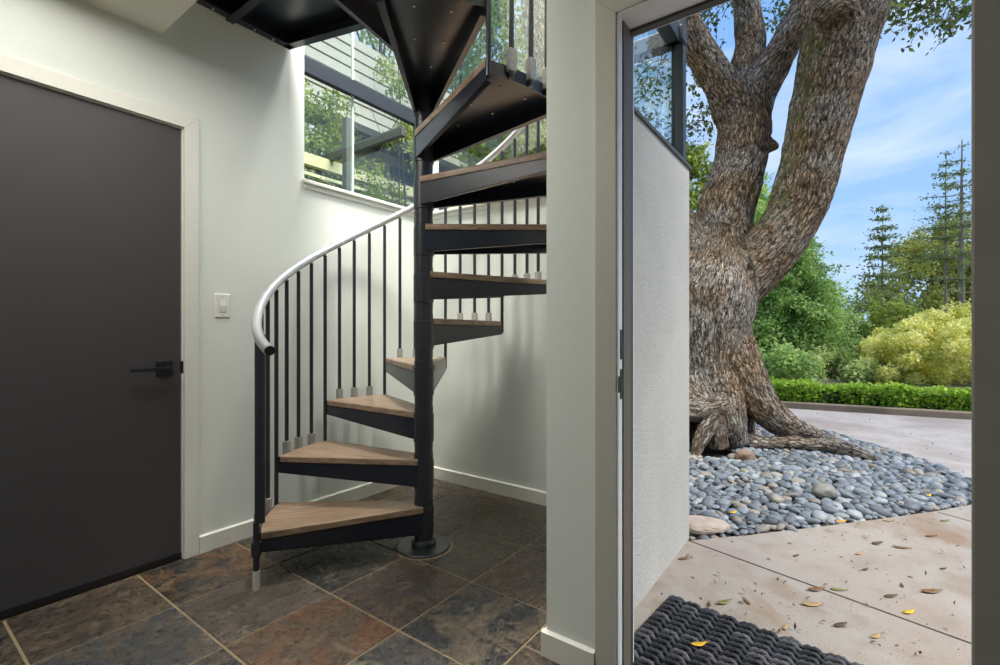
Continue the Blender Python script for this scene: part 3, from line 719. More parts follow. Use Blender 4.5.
chains.update({
 'root_right': [P(724, 340, 56, 4.8), P(743, 376, 42, 4.6), P(757, 400, 36, 4.5), P(775, 418, 30, 4.45), P(795, 430, 22, 4.5), P(818, 437, 15, 4.62), P(842, 446, 11, 4.72), P(858, 452, 8, 4.7)],
 'root_low': [RG(738, 441, 20, .05), RG(760, 443, 15, .05), RG(782, 443, 13, .05), RG(806, 444, 12, .05), RG(830, 446, 14, .04), RG(852, 452, 15, .02), RG(866, 457, 12, .0), RG(878, 461, 6, -.03)],
 'root_front': [P(716, 385, 50, 4.6), P(726, 412, 36, 4.42), P(733, 430, 26, 4.36), P(738, 446, 14, 4.36)],
 'root_left': [P(688, 392, 44, 4.55), P(700, 406, 30, 4.38), P(712, 420, 20, 4.3), P(716, 434, 15, 4.28), P(717, 450, 14, 4.28)],
 'root_shelf': [P(676, 414, 22, 4.3), P(690, 411, 22, 4.28), P(706, 409, 20, 4.28), P(720, 404, 24, 4.4)],
 'root_thin': [P(712, 414, 14, 4.26), P(702, 428, 9, 4.2), P(696, 442, 7.5, 4.16), P(693, 458, 7, 4.14)],
 'root_thin_b': [P(712, 422, 13, 4.26), P(708, 436, 8, 4.2), P(701, 448, 7, 4.18), P(697, 458, 6, 4.16)],
 'root_thin_c': [P(716, 418, 12, 4.28), P(723, 432, 7, 4.26), P(727, 448, 6, 4.26)],
 'root_wide': [P(690, 405, 46, 4.7), P(672, 418, 34, 4.6), P(650, 432, 24, 4.6)],
})
def densify(ch, step=.05):
    pts = [Vector(p) for p, r in ch]; rs = [r for p, r in ch]; out = []
    n = len(pts)
    for i in range(n-1):
        p0, p1, p2, p3 = pts[max(i-1, 0)], pts[i], pts[i+1], pts[min(i+2, n-1)]
        m = max(2, int((p2-p1).length/step))
        for t in range(m):
            x = t/m
            q = .5*((2*p1)+(p2-p0)*x+(2*p0-5*p1+4*p2-p3)*x*x+(3*p1-p0-3*p2+p3)*x**3)
            out.append((q, rs[i]*(1-x)+rs[i+1]*x))
    out.append((pts[-1], rs[-1])); return out
ob = MB(); skel = []
for nm, ch in chains.items():
    dn = densify(ch); ob.tube([p for p, r in dn], [r for p, r in dn], 20)
    s = 0
    for i, (p, r) in enumerate(dn):
        if i: s += (p-dn[i-1][0]).length
        t = (dn[min(i+1, len(dn)-1)][0]-dn[max(i-1, 0)][0]).normalized()
        skel.append((p, r, s, t, nm))
tmp = ob.build('oak_tmp', M['bark'])
rm = tmp.modifiers.new('r', 'REMESH'); rm.mode = 'VOXEL'; rm.voxel_size = .015
sm = tmp.modifiers.new('s', 'SMOOTH'); sm.factor = .5; sm.iterations = 4
dg = bpy.context.evaluated_depsgraph_get(); me = bpy.data.meshes.new_from_object(tmp.evaluated_get(dg))
bpy.data.objects.remove(tmp)
nv = len(me.vertices); co = np.empty(nv*3); me.vertices.foreach_get('co', co); co = co.reshape(-1, 3)
no = np.empty(nv*3); me.vertices.foreach_get('normal', no); no = no.reshape(-1, 3)
sp = np.array([k[0][:] for k in skel]); sr = np.array([k[1] for k in skel]); ss = np.array([k[2] for k in skel]); st_ = np.array([k[3][:] for k in skel])
names = [k[4] for k in skel]
best = np.zeros(nv, int)
for c0 in range(0, nv, 20000):
    d = np.linalg.norm(co[c0:c0+20000, None, :]-sp[None], axis=2)-sr[None]*.9
    best[c0:c0+20000] = d.argmin(1)
tan = st_[best]; rel = co-sp[best]; along = ss[best]+(rel*tan).sum(1)
ref = np.array([CY, SY, 0.]); e1_ = np.cross(tan, ref); e1_ /= np.linalg.norm(e1_, axis=1)[:, None]; e2_ = np.cross(tan, e1_)
ang = np.arctan2((rel*e2_).sum(1), (rel*e1_).sum(1)); rr = sr[best]
nid = {n: i for i, n in enumerate(chains)}; cid = np.array([nid[names[i]] for i in best])
bx = np.cos(ang)*rr; bz = np.sin(ang)*rr
bark_v = np.stack([bx+cid*1.3, along, bz], 1)
mn = np.array([nid['limb_a'], nid['b_right']])
moss = np.clip(-(no @ np.array([SY, -CY, 0]))*4.6-2.9, 0, 1)*np.isin(cid, [nid['limb_a']])*(np.random.default_rng(1).random(nv)*.2+.8)
moss = moss*np.clip((no[:, 2]+.75)*1.2, 0, 1)
disp = np.empty(nv)
for i in range(nv):
    q = bark_v[i]
    a_ = mnoise.noise(Vector((q[0]*16, q[1]*5, q[2]*16))); b_ = mnoise.noise(Vector((q[0]*5, q[1]*2.2, q[2]*5)))
    c_ = abs(mnoise.noise(Vector((q[0]*34, q[1]*10, q[2]*34))))
    disp[i] = a_*.010+b_*.022+c_*.010
sc_ = np.clip(rr/.16, .12, 1.)
co2 = co+no*(disp*sc_)[:, None]
me.vertices.foreach_set('co', co2.astype(np.float32).ravel())
for nm, typ, key, dat in (('bark', 'FLOAT_VECTOR', 'vector', bark_v), ('moss', 'FLOAT', 'value', moss)):
    a = me.attributes.new(nm, typ, 'POINT'); a.data.foreach_set(key, dat.astype(np.float32).ravel())
me.polygons.foreach_set('use_smooth', [True]*len(me.polygons)); me.materials.clear(); me.materials.append(M['bark']); me.update()
base = onZ(702, 455)
oak = tag(empty('oak_tree', (base.x, base.y, GZ)), 'massive old oak with a thick fissured trunk rising from the pebble bed', 'tree')
trunk = bpy.data.objects.new('trunk', me); COL.objects.link(trunk); keep(trunk, oak)

# ------------------------------------------------------------------ foliage generator
def leaf_mesh(name, mat, pts, size, parent=None, tone=None, up=.3, aspect=.5, seed=0, jitter=.4, normals=None):
    """many small folded leaves as one mesh; pts (n,3)"""
    r = np.random.default_rng(seed); n = len(pts); pts = np.asarray(pts)
    d = r.normal(size=(n, 3)); d[:, 2] -= .25; d /= np.linalg.norm(d, axis=1)[:, None]
    nn = r.normal(size=(n, 3)); nn[:, 2] += up
    if normals is not None: nn = nn*.6+normals*1.2
    w = np.cross(d, nn); w /= (np.linalg.norm(w, axis=1)[:, None]+1e-9); nn = np.cross(w, d)
    L = size*(1+jitter*(r.random(n)-.5)*2)
    a = pts; b = pts+d*L[:, None]
    m1 = pts+d*(L*.45)[:, None]+w*(L*aspect*.5)[:, None]+nn*(L*.08)[:, None]
    m2 = pts+d*(L*.45)[:, None]-w*(L*aspect*.5)[:, None]+nn*(L*.08)[:, None]
    V = np.stack([a, m1, b, m2], 1).reshape(-1, 3)
    idx = np.arange(n)*4
    me = bpy.data.meshes.new(name); me.vertices.add(n*4); me.vertices.foreach_set('co', V.astype(np.float32).ravel())
    me.loops.add(n*6); me.polygons.add(n*2)
    f = np.stack([idx, idx+1, idx+2, idx, idx+2, idx+3], 1).ravel()
    me.loops.foreach_set('vertex_index', f.astype(np.int32)); me.polygons.foreach_set('loop_start', (np.arange(n*2)*3).astype(np.int32))
    if tone is None: tone = r.random(n)
    a_ = me.attributes.new('tone', 'FLOAT', 'POINT'); a_.data.foreach_set('value', np.repeat(np.clip(tone, 0, 1), 4).astype(np.float32))
    me.materials.append(mat); me.update(); me.validate()
    o = bpy.data.objects.new(name, me); COL.objects.link(o)
    if parent is not None: keep(o, parent)
    return o
def blob_pts(c, rad, n, r, shell=.55):
    d = r.normal(size=(n, 3)); d /= np.linalg.norm(d, axis=1)[:, None]
    k = shell+(1-shell)*r.random(n)**.6
    return np.array(c)+d*k[:, None]*np.array(rad), d
def clumpy(c, rad, nclump, per, csize, r, shell=.75):
    P_, N_, T_ = [], [], []
    cs, ds = blob_pts(c, rad, nclump, r, shell)
    for q, d in zip(cs, ds):
        p, n = blob_pts(q, (csize,)*3, per, r, .2); P_.append(p); N_.append(n*.5+d)
        T_.append(np.full(per, .18+.5*r.random())+r.random(per)*.3)
    return np.concatenate(P_), np.concatenate(N_), np.concatenate(T_)

# oak sprigs: twigs hanging with leaves
tw = MB(); lp = []
def sprig(u, v, zf, ln, nleaf, spread=.09, droop=1., r=random):
    p = atd(u, v, zf); d = Vector((r.uniform(-1, 1), r.uniform(-1, 1), r.uniform(-.2, .5)))
    d.normalize(); q = [p.copy()]
    for i in range(5):
        d = (d+Vector((r.uniform(-.35, .35), r.uniform(-.35, .35), -.28*droop))).normalized(); p = p+d*ln/5; q.append(p.copy())
    tw.tube(q, [.006, .005, .004, .0035, .003, .002], 5, False)
    for i in range(nleaf):
        t = random.random()*5; k = min(int(t), 4); c_ = q[k].lerp(q[k+1], t-k)
        lp.append((c_.x+random.gauss(0, spread*.5), c_.y+random.gauss(0, spread*.5), c_.z+random.gauss(0, spread*.4)))
random.seed(5)
for _ in range(46): sprig(random.uniform(880, 1010), random.uniform(-45, 14), random.uniform(4.4, 5.4), .38, 26)
for _ in range(30): sprig(random.uniform(888, 1000), random.uniform(-10, 26), random.uniform(4.4, 5.4), .26, 14)
for _ in range(24): sprig(random.uniform(680, 735), random.uniform(-30, 30), random.uniform(5.3, 6.2), .4, 22)
for _ in range(10): sprig(random.uniform(765, 795), random.uniform(-20, 22), random.uniform(5.3, 6.), .3, 22)
for _ in range(40): sprig(random.uniform(630, 716), random.uniform(60, 140), random.uniform(5.4, 6.4), .36, 20)
for _ in range(50): sprig(random.uniform(560, 690), random.uniform(-20, 150), random.uniform(5.4, 6.6), .4, 22)
for _ in range(40): sprig(random.uniform(420, 560), random.uniform(-40, 60), random.uniform(5.4, 6.6), .4, 24)
for _ in range(60): sprig(random.uniform(600, 1000), random.uniform(-260, -40), random.uniform(4.2, 6.6), .5, 26)  # upper canopy above the view, added for shade and reflections
twigs = tw.build('twigs', M['twig']); keep(twigs, oak); twigs['kind'] = 'stuff'
lp = np.array(lp); tone = np.random.default_rng(2).random(len(lp))
leaf_mesh('foliage', M['oak_leaf'], lp, .062, oak, tone*.8, .4, .5, 3)

def tree(name, label, mat, blobs, trunk_base, trunk_top, tr, leafsize, group=None, seed=0, cat='tree', csize=.5, per=60, shell=.75, bark_m='twig'):
    r = np.random.default_rng(seed); base = Vector(trunk_base)
    e = tag(empty(name, base), label, cat, group)
    Ps, Ns, Ts = [], [], []
    for c, rad, ncl in blobs:
        p, n, t = clumpy(c, rad, ncl, per, csize, r, shell); Ps.append(p); Ns.append(n); Ts.append(t)
    leaf_mesh('foliage', mat, np.concatenate(Ps), leafsize, e, np.concatenate(Ts), .5, .6, seed+1, normals=np.concatenate(Ns))
    b = MB(); top = Vector(trunk_top); m = (base+top)/2+Vector((.06, -.05, 0))
    b.tube([base, m, top], [tr, tr*.75, tr*.3], 8)
    for i in range(6):
        s_ = base.lerp(top, .35+.1*i); c = Vector(blobs[i % len(blobs)][0])
        b.tube([s_, s_.lerp(c, .5)+Vector((0, 0, .1)), c+Vector((random.uniform(-.3, .3), random.uniform(-.3, .3), 0))], [tr*.4, tr*.25, tr*.1], 6)
    keep(b.build('trunk', M[bark_m]), e); return e
def V3(u, v, zf): return tuple(atd(u, v, zf))
def gnd(u, zf): p = atd(u, 333, zf); return (p.x, p.y, -.08)
def px(n, zf): return n*zf/F_PX
G_BG = 'trees beyond the driveway'
def conifer(name, label, mat, u, vtop, zf, half_px, leafsize, seed, sparse=1., bark_m='twig', vbot=372, tr=.12, group=None, droop=.35, gap=0., whorls=None):
    r = np.random.default_rng(seed); b = Vector(gnd(u, zf)); top = atd(u, vtop, zf)
    e = tag(empty(name, b), label, 'tree', group); t = MB()
    t.tube([b, b.lerp(Vector((b.x, b.y, top.z)), .5)+Vector((.03, .02, 0)), (b.x, b.y, top.z)], [tr, tr*.6, tr*.12], 8)
    Ps, Ts = [], []; z0 = atd(u, vbot, zf).z; hgt = top.z-z0; nw_ = whorls or int(16*sparse+8)
    W = px(half_px, zf)
    for i in range(nw_):
        f = (i+.5)/nw_; z = z0+hgt*f; L0 = W*(1-f)**.75*(.85+.3*r.random())+.12
        nb = max(4, int(9*(1-f*.4)*min(1.4, .6+sparse*.5)))
        if gap and r.random() < gap: nb = max(2, nb//3)
        for j in range(nb):
            a = 2*pi*(j+r.random())/nb; L_ = L0*(.7+.45*r.random()); n = max(8, int(L_*90*min(2.2, sparse)))
            s_ = r.random(n)**.7; d = np.array([cos(a), sin(a)])
            x = b.x+d[0]*L_*s_; y = b.y+d[1]*L_*s_; zz = z-droop*L_*s_**1.6*.6+.12*L_*s_
            off = r.normal(size=(n, 3))*np.stack([.05+.1*L_*s_, .05+.1*L_*s_, .03+.035*L_*s_], 1)
            Ps.append(np.stack([x, y, zz], 1)+off); Ts.append(np.full(n, .15+.5*r.random())+.3*r.random(n))
            t.tube([(b.x, b.y, z), (b.x+d[0]*L_*.9, b.y+d[1]*L_*.9, z-droop*L_*.45+.1*L_)], [.022, .006], 4, False)
    leaf_mesh('foliage', mat, np.concatenate(Ps), leafsize, e, np.concatenate(Ts), 1.2, .45, seed)
    keep(t.build('trunk', M[bark_m]), e); return e

conifer('conifer', 'bushy green conifer with drooping branches, directly right of the oak trunk', M['conifer_leaf'], 792, 212, 15, 66, .12, 21, 2.6, tr=.2, group=G_BG, whorls=22, droop=.5)
conifer('conifer', 'pale green conifer filling the gap left of the oak', M['conifer_leaf'], 742, 150, 17, 80, .15, 22, 1.8, tr=.2, group=G_BG)
tree('leafy_tree', 'light green leafy tree between the conifer and the golden shrub', M['mid_leaf'], [(V3(838, 335, 16), (1.0, 1.0, .8), 26), (V3(862, 350, 16), (1.0, 1.0, .8), 26), (V3(815, 350, 16), (1.0, 1.0, .9), 22), (V3(832, 318, 16.3), (.5, .5, .6), 10)], gnd(845, 16), V3(845, 320, 16), .1, .12, G_BG, 31, csize=.36, per=150)
tree('olive_tree', 'broad olive green tree rising behind the golden shrub', M['olive_leaf'], [(V3(925, 285, 20), (2.0, 2.0, 1.6), 34), (V3(952, 255, 20), (1.6, 1.6, 1.3), 26), (V3(895, 305, 20), (1.4, 1.4, 1.1), 20), (V3(975, 290, 20), (1.6, 1.6, 1.6), 22), (V3(930, 262, 20.5), (1.2, 1.2, .8), 16)], gnd(930, 20), V3(932, 270, 20), .2, .15, G_BG, 33, csize=.5, per=170)
conifer('slender_conifer', 'sparse slender conifer poking above the treetops near the sky gap', M['needle'], 883, 205, 17, 24, .12, 41, .8, 'pine_bark', 310, .05, G_BG, .1, .3, 11)
conifer('bare_pine', 'tall pine with a bare grey trunk at the right edge of the doorway view', M['needle'], 962, 140, 17.5, 30, .11, 42, .5, 'pine_bark', 300, .13, G_BG, .05, .5, 12)
conifer('thin_pine', 'thin open crowned pine standing left of the bare grey pine trunk', M['needle'], 946, 150, 18, 34, .11, 43, .6, 'pine_bark', 275, .06, G_BG, .05, .4, 12)
tree('yellow_green_tree', 'yellow green young tree just left of the golden shrub', M['lime_leaf'], [(V3(893, 335, 14), (.8, .8, 1.0), 22), (V3(885, 360, 14), (.8, .8, .7), 16)], gnd(890, 14), V3(892, 330, 14), .07, .14, G_BG, 35, csize=.3, per=70)
tree('golden_shrub', 'big golden yellow variegated shrub above the hedge at the right', M['gold_leaf'], [(V3(935, 350, 11), (1.35, 1.35, .62), 60), (V3(960, 335, 11), (1., 1., .6), 40), (V3(905, 366, 10.8), (.8, .8, .42), 30), (V3(985, 355, 11), (1.2, 1.2, .9), 40)], gnd(945, 11), V3(945, 345, 11), .05, .08, None, 36, 'shrub', .2, 190)
tree('low_shrub', 'low green shrub behind the hedge beside the oak trunk', M['conifer_leaf'], [(V3(775, 365, 11.5), (.6, .6, .45), 20), (V3(790, 372, 11.5), (.7, .7, .4), 20)], gnd(780, 11.5), V3(780, 365, 11.5), .04, .11, 'shrubs behind the hedge', 37, 'shrub', .24, 80)
tree('low_shrub', 'pale green shrub behind the middle of the hedge', M['mid_leaf'], [(V3(825, 372, 11.6), (.9, .9, .42), 26), (V3(856, 372, 11.6), (.7, .7, .42), 22)], gnd(838, 11.6), V3(838, 368, 11.6), .04, .11, 'shrubs behind the hedge', 38, 'shrub', .24, 80)
tree('oak_shoot_tree', 'yellow green tree top showing left of the oak trunk above the stucco wall', M['lime_leaf'], [(V3(690, 185, 11), (.5, .5, .6), 20), (V3(670, 200, 11), (.8, .8, .8), 20), (V3(694, 160, 11), (.3, .3, .3), 8)], gnd(680, 11), V3(682, 190, 11), .09, .12, None, 39, 'tree', .25, 70)
# distant wooded slope that closes the horizon
tl = np.random.default_rng(50); Ps, Ns, Ts = [], [], []
for i in range(60):
    u = 560+i*9; c = atd(u, 352+tl.normal()*6, 32+tl.random()*5); p, n, t_ = clumpy(tuple(c), (2.2, 2.2, 1.8), 12, 40, .8, tl, .6); Ps.append(p); Ns.append(n); Ts.append(t_)
tag(leaf_mesh('distant_woods', M['mid_leaf'], np.concatenate(Ps), .5, None, np.concatenate(Ts)*.8, .5, .6, 51, normals=np.concatenate(Ns)), 'distant green woods closing the horizon behind the trees', 'woods', None, 'stuff')
# hedge
hr_ = np.random.default_rng(61); hl = (kb-ka).length; n = 26000
s_ = hr_.random(n)*(hl+1.6)-1.6; face = hr_.random(n)
wd_ = .55; hh_ = .30
dpt = np.where(face < .5, hr_.random(n)*.07, hr_.random(n)*wd_); zz = np.where(face < .5, hr_.random(n)*hh_, hh_-.06*hr_.random(n))
bumpy = .035*np.sin(s_*5.1)+.03*np.sin(s_*11.7+1)+.03*hr_.random(n)
pts = np.stack([ka.x+kd.x*s_+kn.x*(.2+dpt-bumpy*.8), ka.y+kd.y*s_+kn.y*(.2+dpt-bumpy*.8), GZ+.03+zz*(1+bumpy*2)], 1)
nrm = np.where((face < .5)[:, None], np.array([-kn.x, -kn.y, .5])[None], np.array([0, 0, 1.])[None])
hm = ka+kn*.4
he = tag(empty('hedge', (hm.x, hm.y, GZ)), 'low clipped bright green hedge along the kerb', 'hedge')
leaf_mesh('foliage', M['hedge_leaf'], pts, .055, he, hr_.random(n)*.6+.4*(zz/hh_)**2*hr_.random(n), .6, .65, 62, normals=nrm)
hc = MB(); q = [ka-kd*1.5+kn*.26, kb+kn*.26, kb+kn*.7, ka-kd*1.5+kn*.7]
if sum(q[i].x*q[(i+1) % 4].y-q[(i+1) % 4].x*q[i].y for i in range(4)) < 0: q = q[::-1]
hc.prism([(v.x, v.y) for v in q], GZ, GZ+.24); 
keep(hc.build('branches', M['soil']), he)

# ------------------------------------------------------------------ pebbles
def inpoly(x, y, poly):
    c = False; j = len(poly)-1
    for i in range(len(poly)):
        xi, yi = poly[i]; xj, yj = poly[j]
        if (yi > y) != (yj > y) and x < (xj-xi)*(y-yi)/(yj-yi)+xi: c = not c
        j = i
    return c
tones = {'blue-grey': [(92, 101, 110), (110, 119, 128), (80, 89, 100)], 'dark slate': [(48, 54, 62), (62, 68, 77)], 'pale grey': [(148, 153, 156), (132, 137, 140)], 'tan': [(142, 129, 112), (120, 107, 92)]}
def make_pebble(seed):
    bm = bmesh.new(); bmesh.ops.create_icosphere(bm, subdivisions=3, radius=1)
    o_ = Vector((seed*7.1, seed*3.3, 0))
    for v in bm.verts:
        n = mnoise.noise(v.co*1.1+o_); v.co *= 1+.16*n
        v.co.z = math.copysign(abs(v.co.z)**1.12, v.co.z)
    vs = [v.co.copy() for v in bm.verts]; fs = [[v.index for v in f.verts] for f in bm.faces]; bm.free(); return vs, fs
protos = [make_pebble(i) for i in range(7)]
rock_spots = [(onZ(745, 456, 0), .10), (onZ(701, 522, 0), .14), (onZ(824, 493, 0), .07)]
r = random.Random(12); cells = {}; peb = []
cam_xy = Vector((0, 0))
xs = [p[0] for p in bed_xy]; ys = [p[1] for p in bed_xy]
tb_ = Vector((base.x, base.y))
def try_place(x, y, rad, layer):
    cs_ = .06
    ci, cj = int(x/cs_), int(y/cs_)
    for a in range(ci-3, ci+4):
        for b_ in range(cj-3, cj+4):
            for (X, Y, Rr) in cells.get((a, b_, layer), ()):
                if (X-x)**2+(Y-y)**2 < ((rad+Rr)*.80)**2: return False
    cells.setdefault((ci, cj, layer), []).append((x, y, rad)); return True
for layer, tries in ((1, 56000), (0, 15000)):
    for _ in range(tries):
        x, y = r.uniform(min(xs), max(xs)), r.uniform(min(ys), max(ys))
        rad = r.choice([.026, .029, .033, .037, .043]) if _ < 10000 else r.uniform(.016, .028)
        if not inpoly(x, y, bed_xy): continue
        # keep inside by testing a margin
        if not all(inpoly(x+rad*.8*cos(t), y+rad*.8*sin(t), bed_xy) for t in (0, 1.57, 3.14, 4.71)): continue
        zf = depth((x, y)); u = CX+F_PX*(x*SY-y*CY)/zf
        if u < 684 or u > 1012: continue
        if (Vector((x, y))-tb_).length < .3: continue
        if layer == 1 and any((Vector((x, y))-p.xy).length < rad+k*.8 for p, k in rock_spots): continue
        if not try_place(x, y, rad, layer): continue
        mound = .05*max(0, 1-(Vector((x, y))-tb_).length/1.6)
        peb.append((rad/zf if layer == 1 else rad/zf*.3, x, y, rad, layer, mound))
peb.sort(reverse=True)
meshes = {}
def peb_mesh(i, tone, ci):
    key = (i, tone, ci)
    if key not in meshes:
        vs, fs = protos[i]; m = bpy.data.meshes.new('river_pebble'); m.from_pydata(vs, [], fs); m.polygons.foreach_set('use_smooth', [True]*len(fs))
        a = m.attributes.new('stone', 'FLOAT_COLOR', 'POINT'); a.data.foreach_set('color', np.tile(np.array(rgba(tones[tone][ci]), np.float32), len(vs)))
        m.materials.append(M['pebble']); meshes[key] = m
    return meshes[key]
tl_ = ['blue-grey']*6+['dark slate']*3+['pale grey']*2+['tan']*2
LBL = {'blue-grey': 'smooth blue-grey river pebble in the bed around the oak', 'dark slate': 'smooth dark slate river pebble in the bed around the oak', 'pale grey': 'smooth pale grey river pebble in the bed around the oak', 'tan': 'smooth tan river pebble in the bed around the oak'}
stuffv, stufff, stuffc = [], [], []
for n, (_, x, y, rad, layer, mound) in enumerate(peb):
    tone = r.choice(tl_); ci = r.randrange(len(tones[tone])); pi_ = r.randrange(7)
    el = r.uniform(1.0, 1.45); fl_ = r.uniform(.52, .72)
    z = GZ+mound+(rad*fl_*.62 if layer else -.012)
    rot = Matrix.Rotation(r.uniform(0, 2*pi), 4, 'Z') @ Matrix.Rotation(r.gauss(0, .22), 4, 'X') @ Matrix.Rotation(r.gauss(0, .18), 4, 'Y')
    mat = Matrix.Translation((x, y, z)) @ rot @ Matrix.Diagonal((rad*el, rad/el**.4, rad*fl_, 1))
    if n < 290:
        o = bpy.data.objects.new('river_pebble', peb_mesh(pi_, tone, ci)); COL.objects.link(o); o.matrix_world = mat
        tag(o, LBL[tone], 'pebble', 'river pebbles around the oak')
    else:
        vs, fs = protos[pi_]; o_ = sum(len(v) for v in stuffv)
        stuffv.append(np.array([(mat @ v)[:] for v in vs])); stufff.append(np.array(fs)+o_); stuffc.append(np.tile(np.array(rgba(tones[tone][ci])), (len(vs), 1)))
V = np.concatenate(stuffv); Fc = np.concatenate(stufff); Cc = np.concatenate(stuffc)
m = bpy.data.meshes.new('pebbles'); m.vertices.add(len(V)); m.vertices.foreach_set('co', V.astype(np.float32).ravel())
m.loops.add(len(Fc)*3); m.polygons.add(len(Fc)); m.loops.foreach_set('vertex_index', Fc.astype(np.int32).ravel()); m.polygons.foreach_set('loop_start', (np.arange(len(Fc))*3).astype(np.int32))
m.polygons.foreach_set('use_smooth', [True]*len(Fc)); a = m.attributes.new('stone', 'FLOAT_COLOR', 'POINT'); a.data.foreach_set('color', Cc.astype(np.float32).ravel())
m.materials.append(M['pebble']); m.update(); m.validate()
o = bpy.data.objects.new('pebbles', m); COL.objects.link(o); tag(o, 'mass of smaller and farther river pebbles filling the bed', 'pebbles', None, 'stuff')
# three stones that stand out
def rock(name, label, p, sx, sy, sz, rot, mat, seed, rough_=.25, flat=False):
    bm = bmesh.new(); bmesh.ops.create_icosphere(bm, subdivisions=4, radius=1)
    for v in bm.verts:
        c_ = v.co.copy(); v.co *= 1+rough_*mnoise.noise(c_*1.3+Vector((seed, 0, 0)))+rough_*.35*mnoise.noise(c_*4+Vector((0, seed, 0)))
        if flat: v.co.z = max(-.7, min(.55+.1*mnoise.noise(c_*3), v.co.z))
        v.co = Vector((v.co.x*sx, v.co.y*sy, v.co.z*sz))
    me = bpy.data.meshes.new(name); bm.to_mesh(me); bm.free(); me.polygons.foreach_set('use_smooth', [not flat]*len(me.polygons)); me.materials.append(M[mat])
    o = bpy.data.objects.new(name, me); COL.objects.link(o); o.location = p; o.rotation_euler = rot; tag(o, label, 'stone'); return o
vd = Vector((CY, SY, 0)).normalized()
p = onZ(745, 460, 0.0); rock('stone', 'reddish brown rounded stone lying near the oak roots', (p.x, p.y, GZ+.075), .058, .085, .058, (.1, .15, .9), 'red_rock', 3)
p = onZ(701, 522, 0.0); rock('flat_stone', 'pale flat broken slab of stone by the corner of the stucco wall', (p.x, p.y, GZ+.035), .15, .085, .04, (.03, .02, -.85), 'flat_rock', 9, .2, True)
p = onZ(824, 492, 0.0); o = rock('tan_pebble', 'large tan grey pebble, biggest on the slope below the long root', (p.x, p.y, GZ+.055), .085, .062, .05, (.1, .1, -.6), 'pebble', 5, .12)
a = o.data.attributes.new('stone', 'FLOAT_COLOR', 'POINT'); a.data.foreach_set('color', np.tile(np.array(rgba((122, 114, 102)), np.float32), len(o.data.vertices)))

# ------------------------------------------------------------------ rope door mat
mc = onZ(671, 600, GZ+.012); mr = onZ(842, 664, GZ+.012); ml = onZ(640, 662, GZ+.012)
ex = (mr-mc); ex.z = 0; ex.normalize(); ey = Vector((ex.y, -ex.x, 0))
if ey.dot(ml-mc) < 0: ey = -ey
LW, LD = .80, .50
cols = 12; pitch = LW/cols; nst = 15; mm = MB(); tones_m = []
for i in range(cols):
    for j_ in range(nst):
        s0 = (j_+.5*(i % 2)+.25)*LD/nst; pth = []
        for t in range(9):
            x = t/8; w_ = (x-.5)*2
            q = mc+ex*(pitch*(i+.5)+w_*pitch*.66)+ey*min(LD-.008, max(.008, s0-.014*(1-w_*w_)+.011*w_))
            pth.append(Vector((q.x, q.y, GZ+.012+.016*(1-abs(w_)**2.2))))
        k0 = len(mm.v); tone_ = random.random()
        for ph_ in (0, pi):                                     # two strands twisted round each other
            tw_ = [p_+(ey*cos(ph_+t*1.15)+Vector((0, 0, 1))*sin(ph_+t*1.15))*.0062 for t, p_ in enumerate(pth)]
            mm.tube(tw_, [.004, .0066, .0078, .0082, .0084, .0082, .0078, .0066, .004], 6)
        tones_m += [tone_]*(len(mm.v)-k0)
k0 = len(mm.v)
for a_, b_ in ((mc, mc+ex*LW), (mc+ey*LD, mc+ex*LW+ey*LD), (mc, mc+ey*LD), (mc+ex*LW, mc+ex*LW+ey*LD)):
    n = int((b_-a_).length/.01); mm.tube([(a_.x+(b_.x-a_.x)*t/n, a_.y+(b_.y-a_.y)*t/n, GZ+.012) for t in range(n+1)], [.011+.0025*sin(t*2.1) for t in range(n+1)], 8)
tones_m += [.4]*(len(mm.v)-k0)
mt = tag(mm.build('door_mat', M['rope']), 'black braided rope door mat on the concrete outside the doorway', 'door mat')
a = mt.data.attributes.new('tone', 'FLOAT', 'POINT'); a.data.foreach_set('value', np.array(tones_m, np.float32))

# ------------------------------------------------------------------ fallen leaves
def fallen(u, v, ln, mat, label, rot, z=GZ+.002, grp=True, curl=.3, name='fallen_leaf'):
    p = onZ(u, v, z); m_ = MB(); n = 7; vs = []; ln = ln*1.2; curl = curl*random.uniform(.6, 1.5)
    for i in range(n):
        t = i/(n-1); w_ = .19*ln*math.sin(pi*min(1, t*.96+.04))**.8*(1-.25*t)+.0006; c_ = curl*ln*(t-.5)**2+.001
        vs += [((t-.5)*ln, -w_, c_+curl*w_*.5), ((t-.5)*ln, 0, c_), ((t-.5)*ln, w_, c_+curl*w_*.5)]
    fs = []
    for i in range(n-1):
        for k in (0, 1): fs.append((i*3+k, (i+1)*3+k, (i+1)*3+k+1, i*3+k+1))
    m_.add(vs, fs, True); m_.tube([(.5*ln-.001, 0, curl*ln*.25+.001), (.62*ln, .02*ln, .002)], .0012, 5)
    o = m_.build(name, M[mat]); o.location = p; o.rotation_euler = (0, 0, rot-.94)
    so_ = o.modifiers.new('s', 'SOLIDIFY'); so_.thickness = .0008
    return tag(o, label, 'leaf', 'fallen leaves on the concrete' if grp else None)
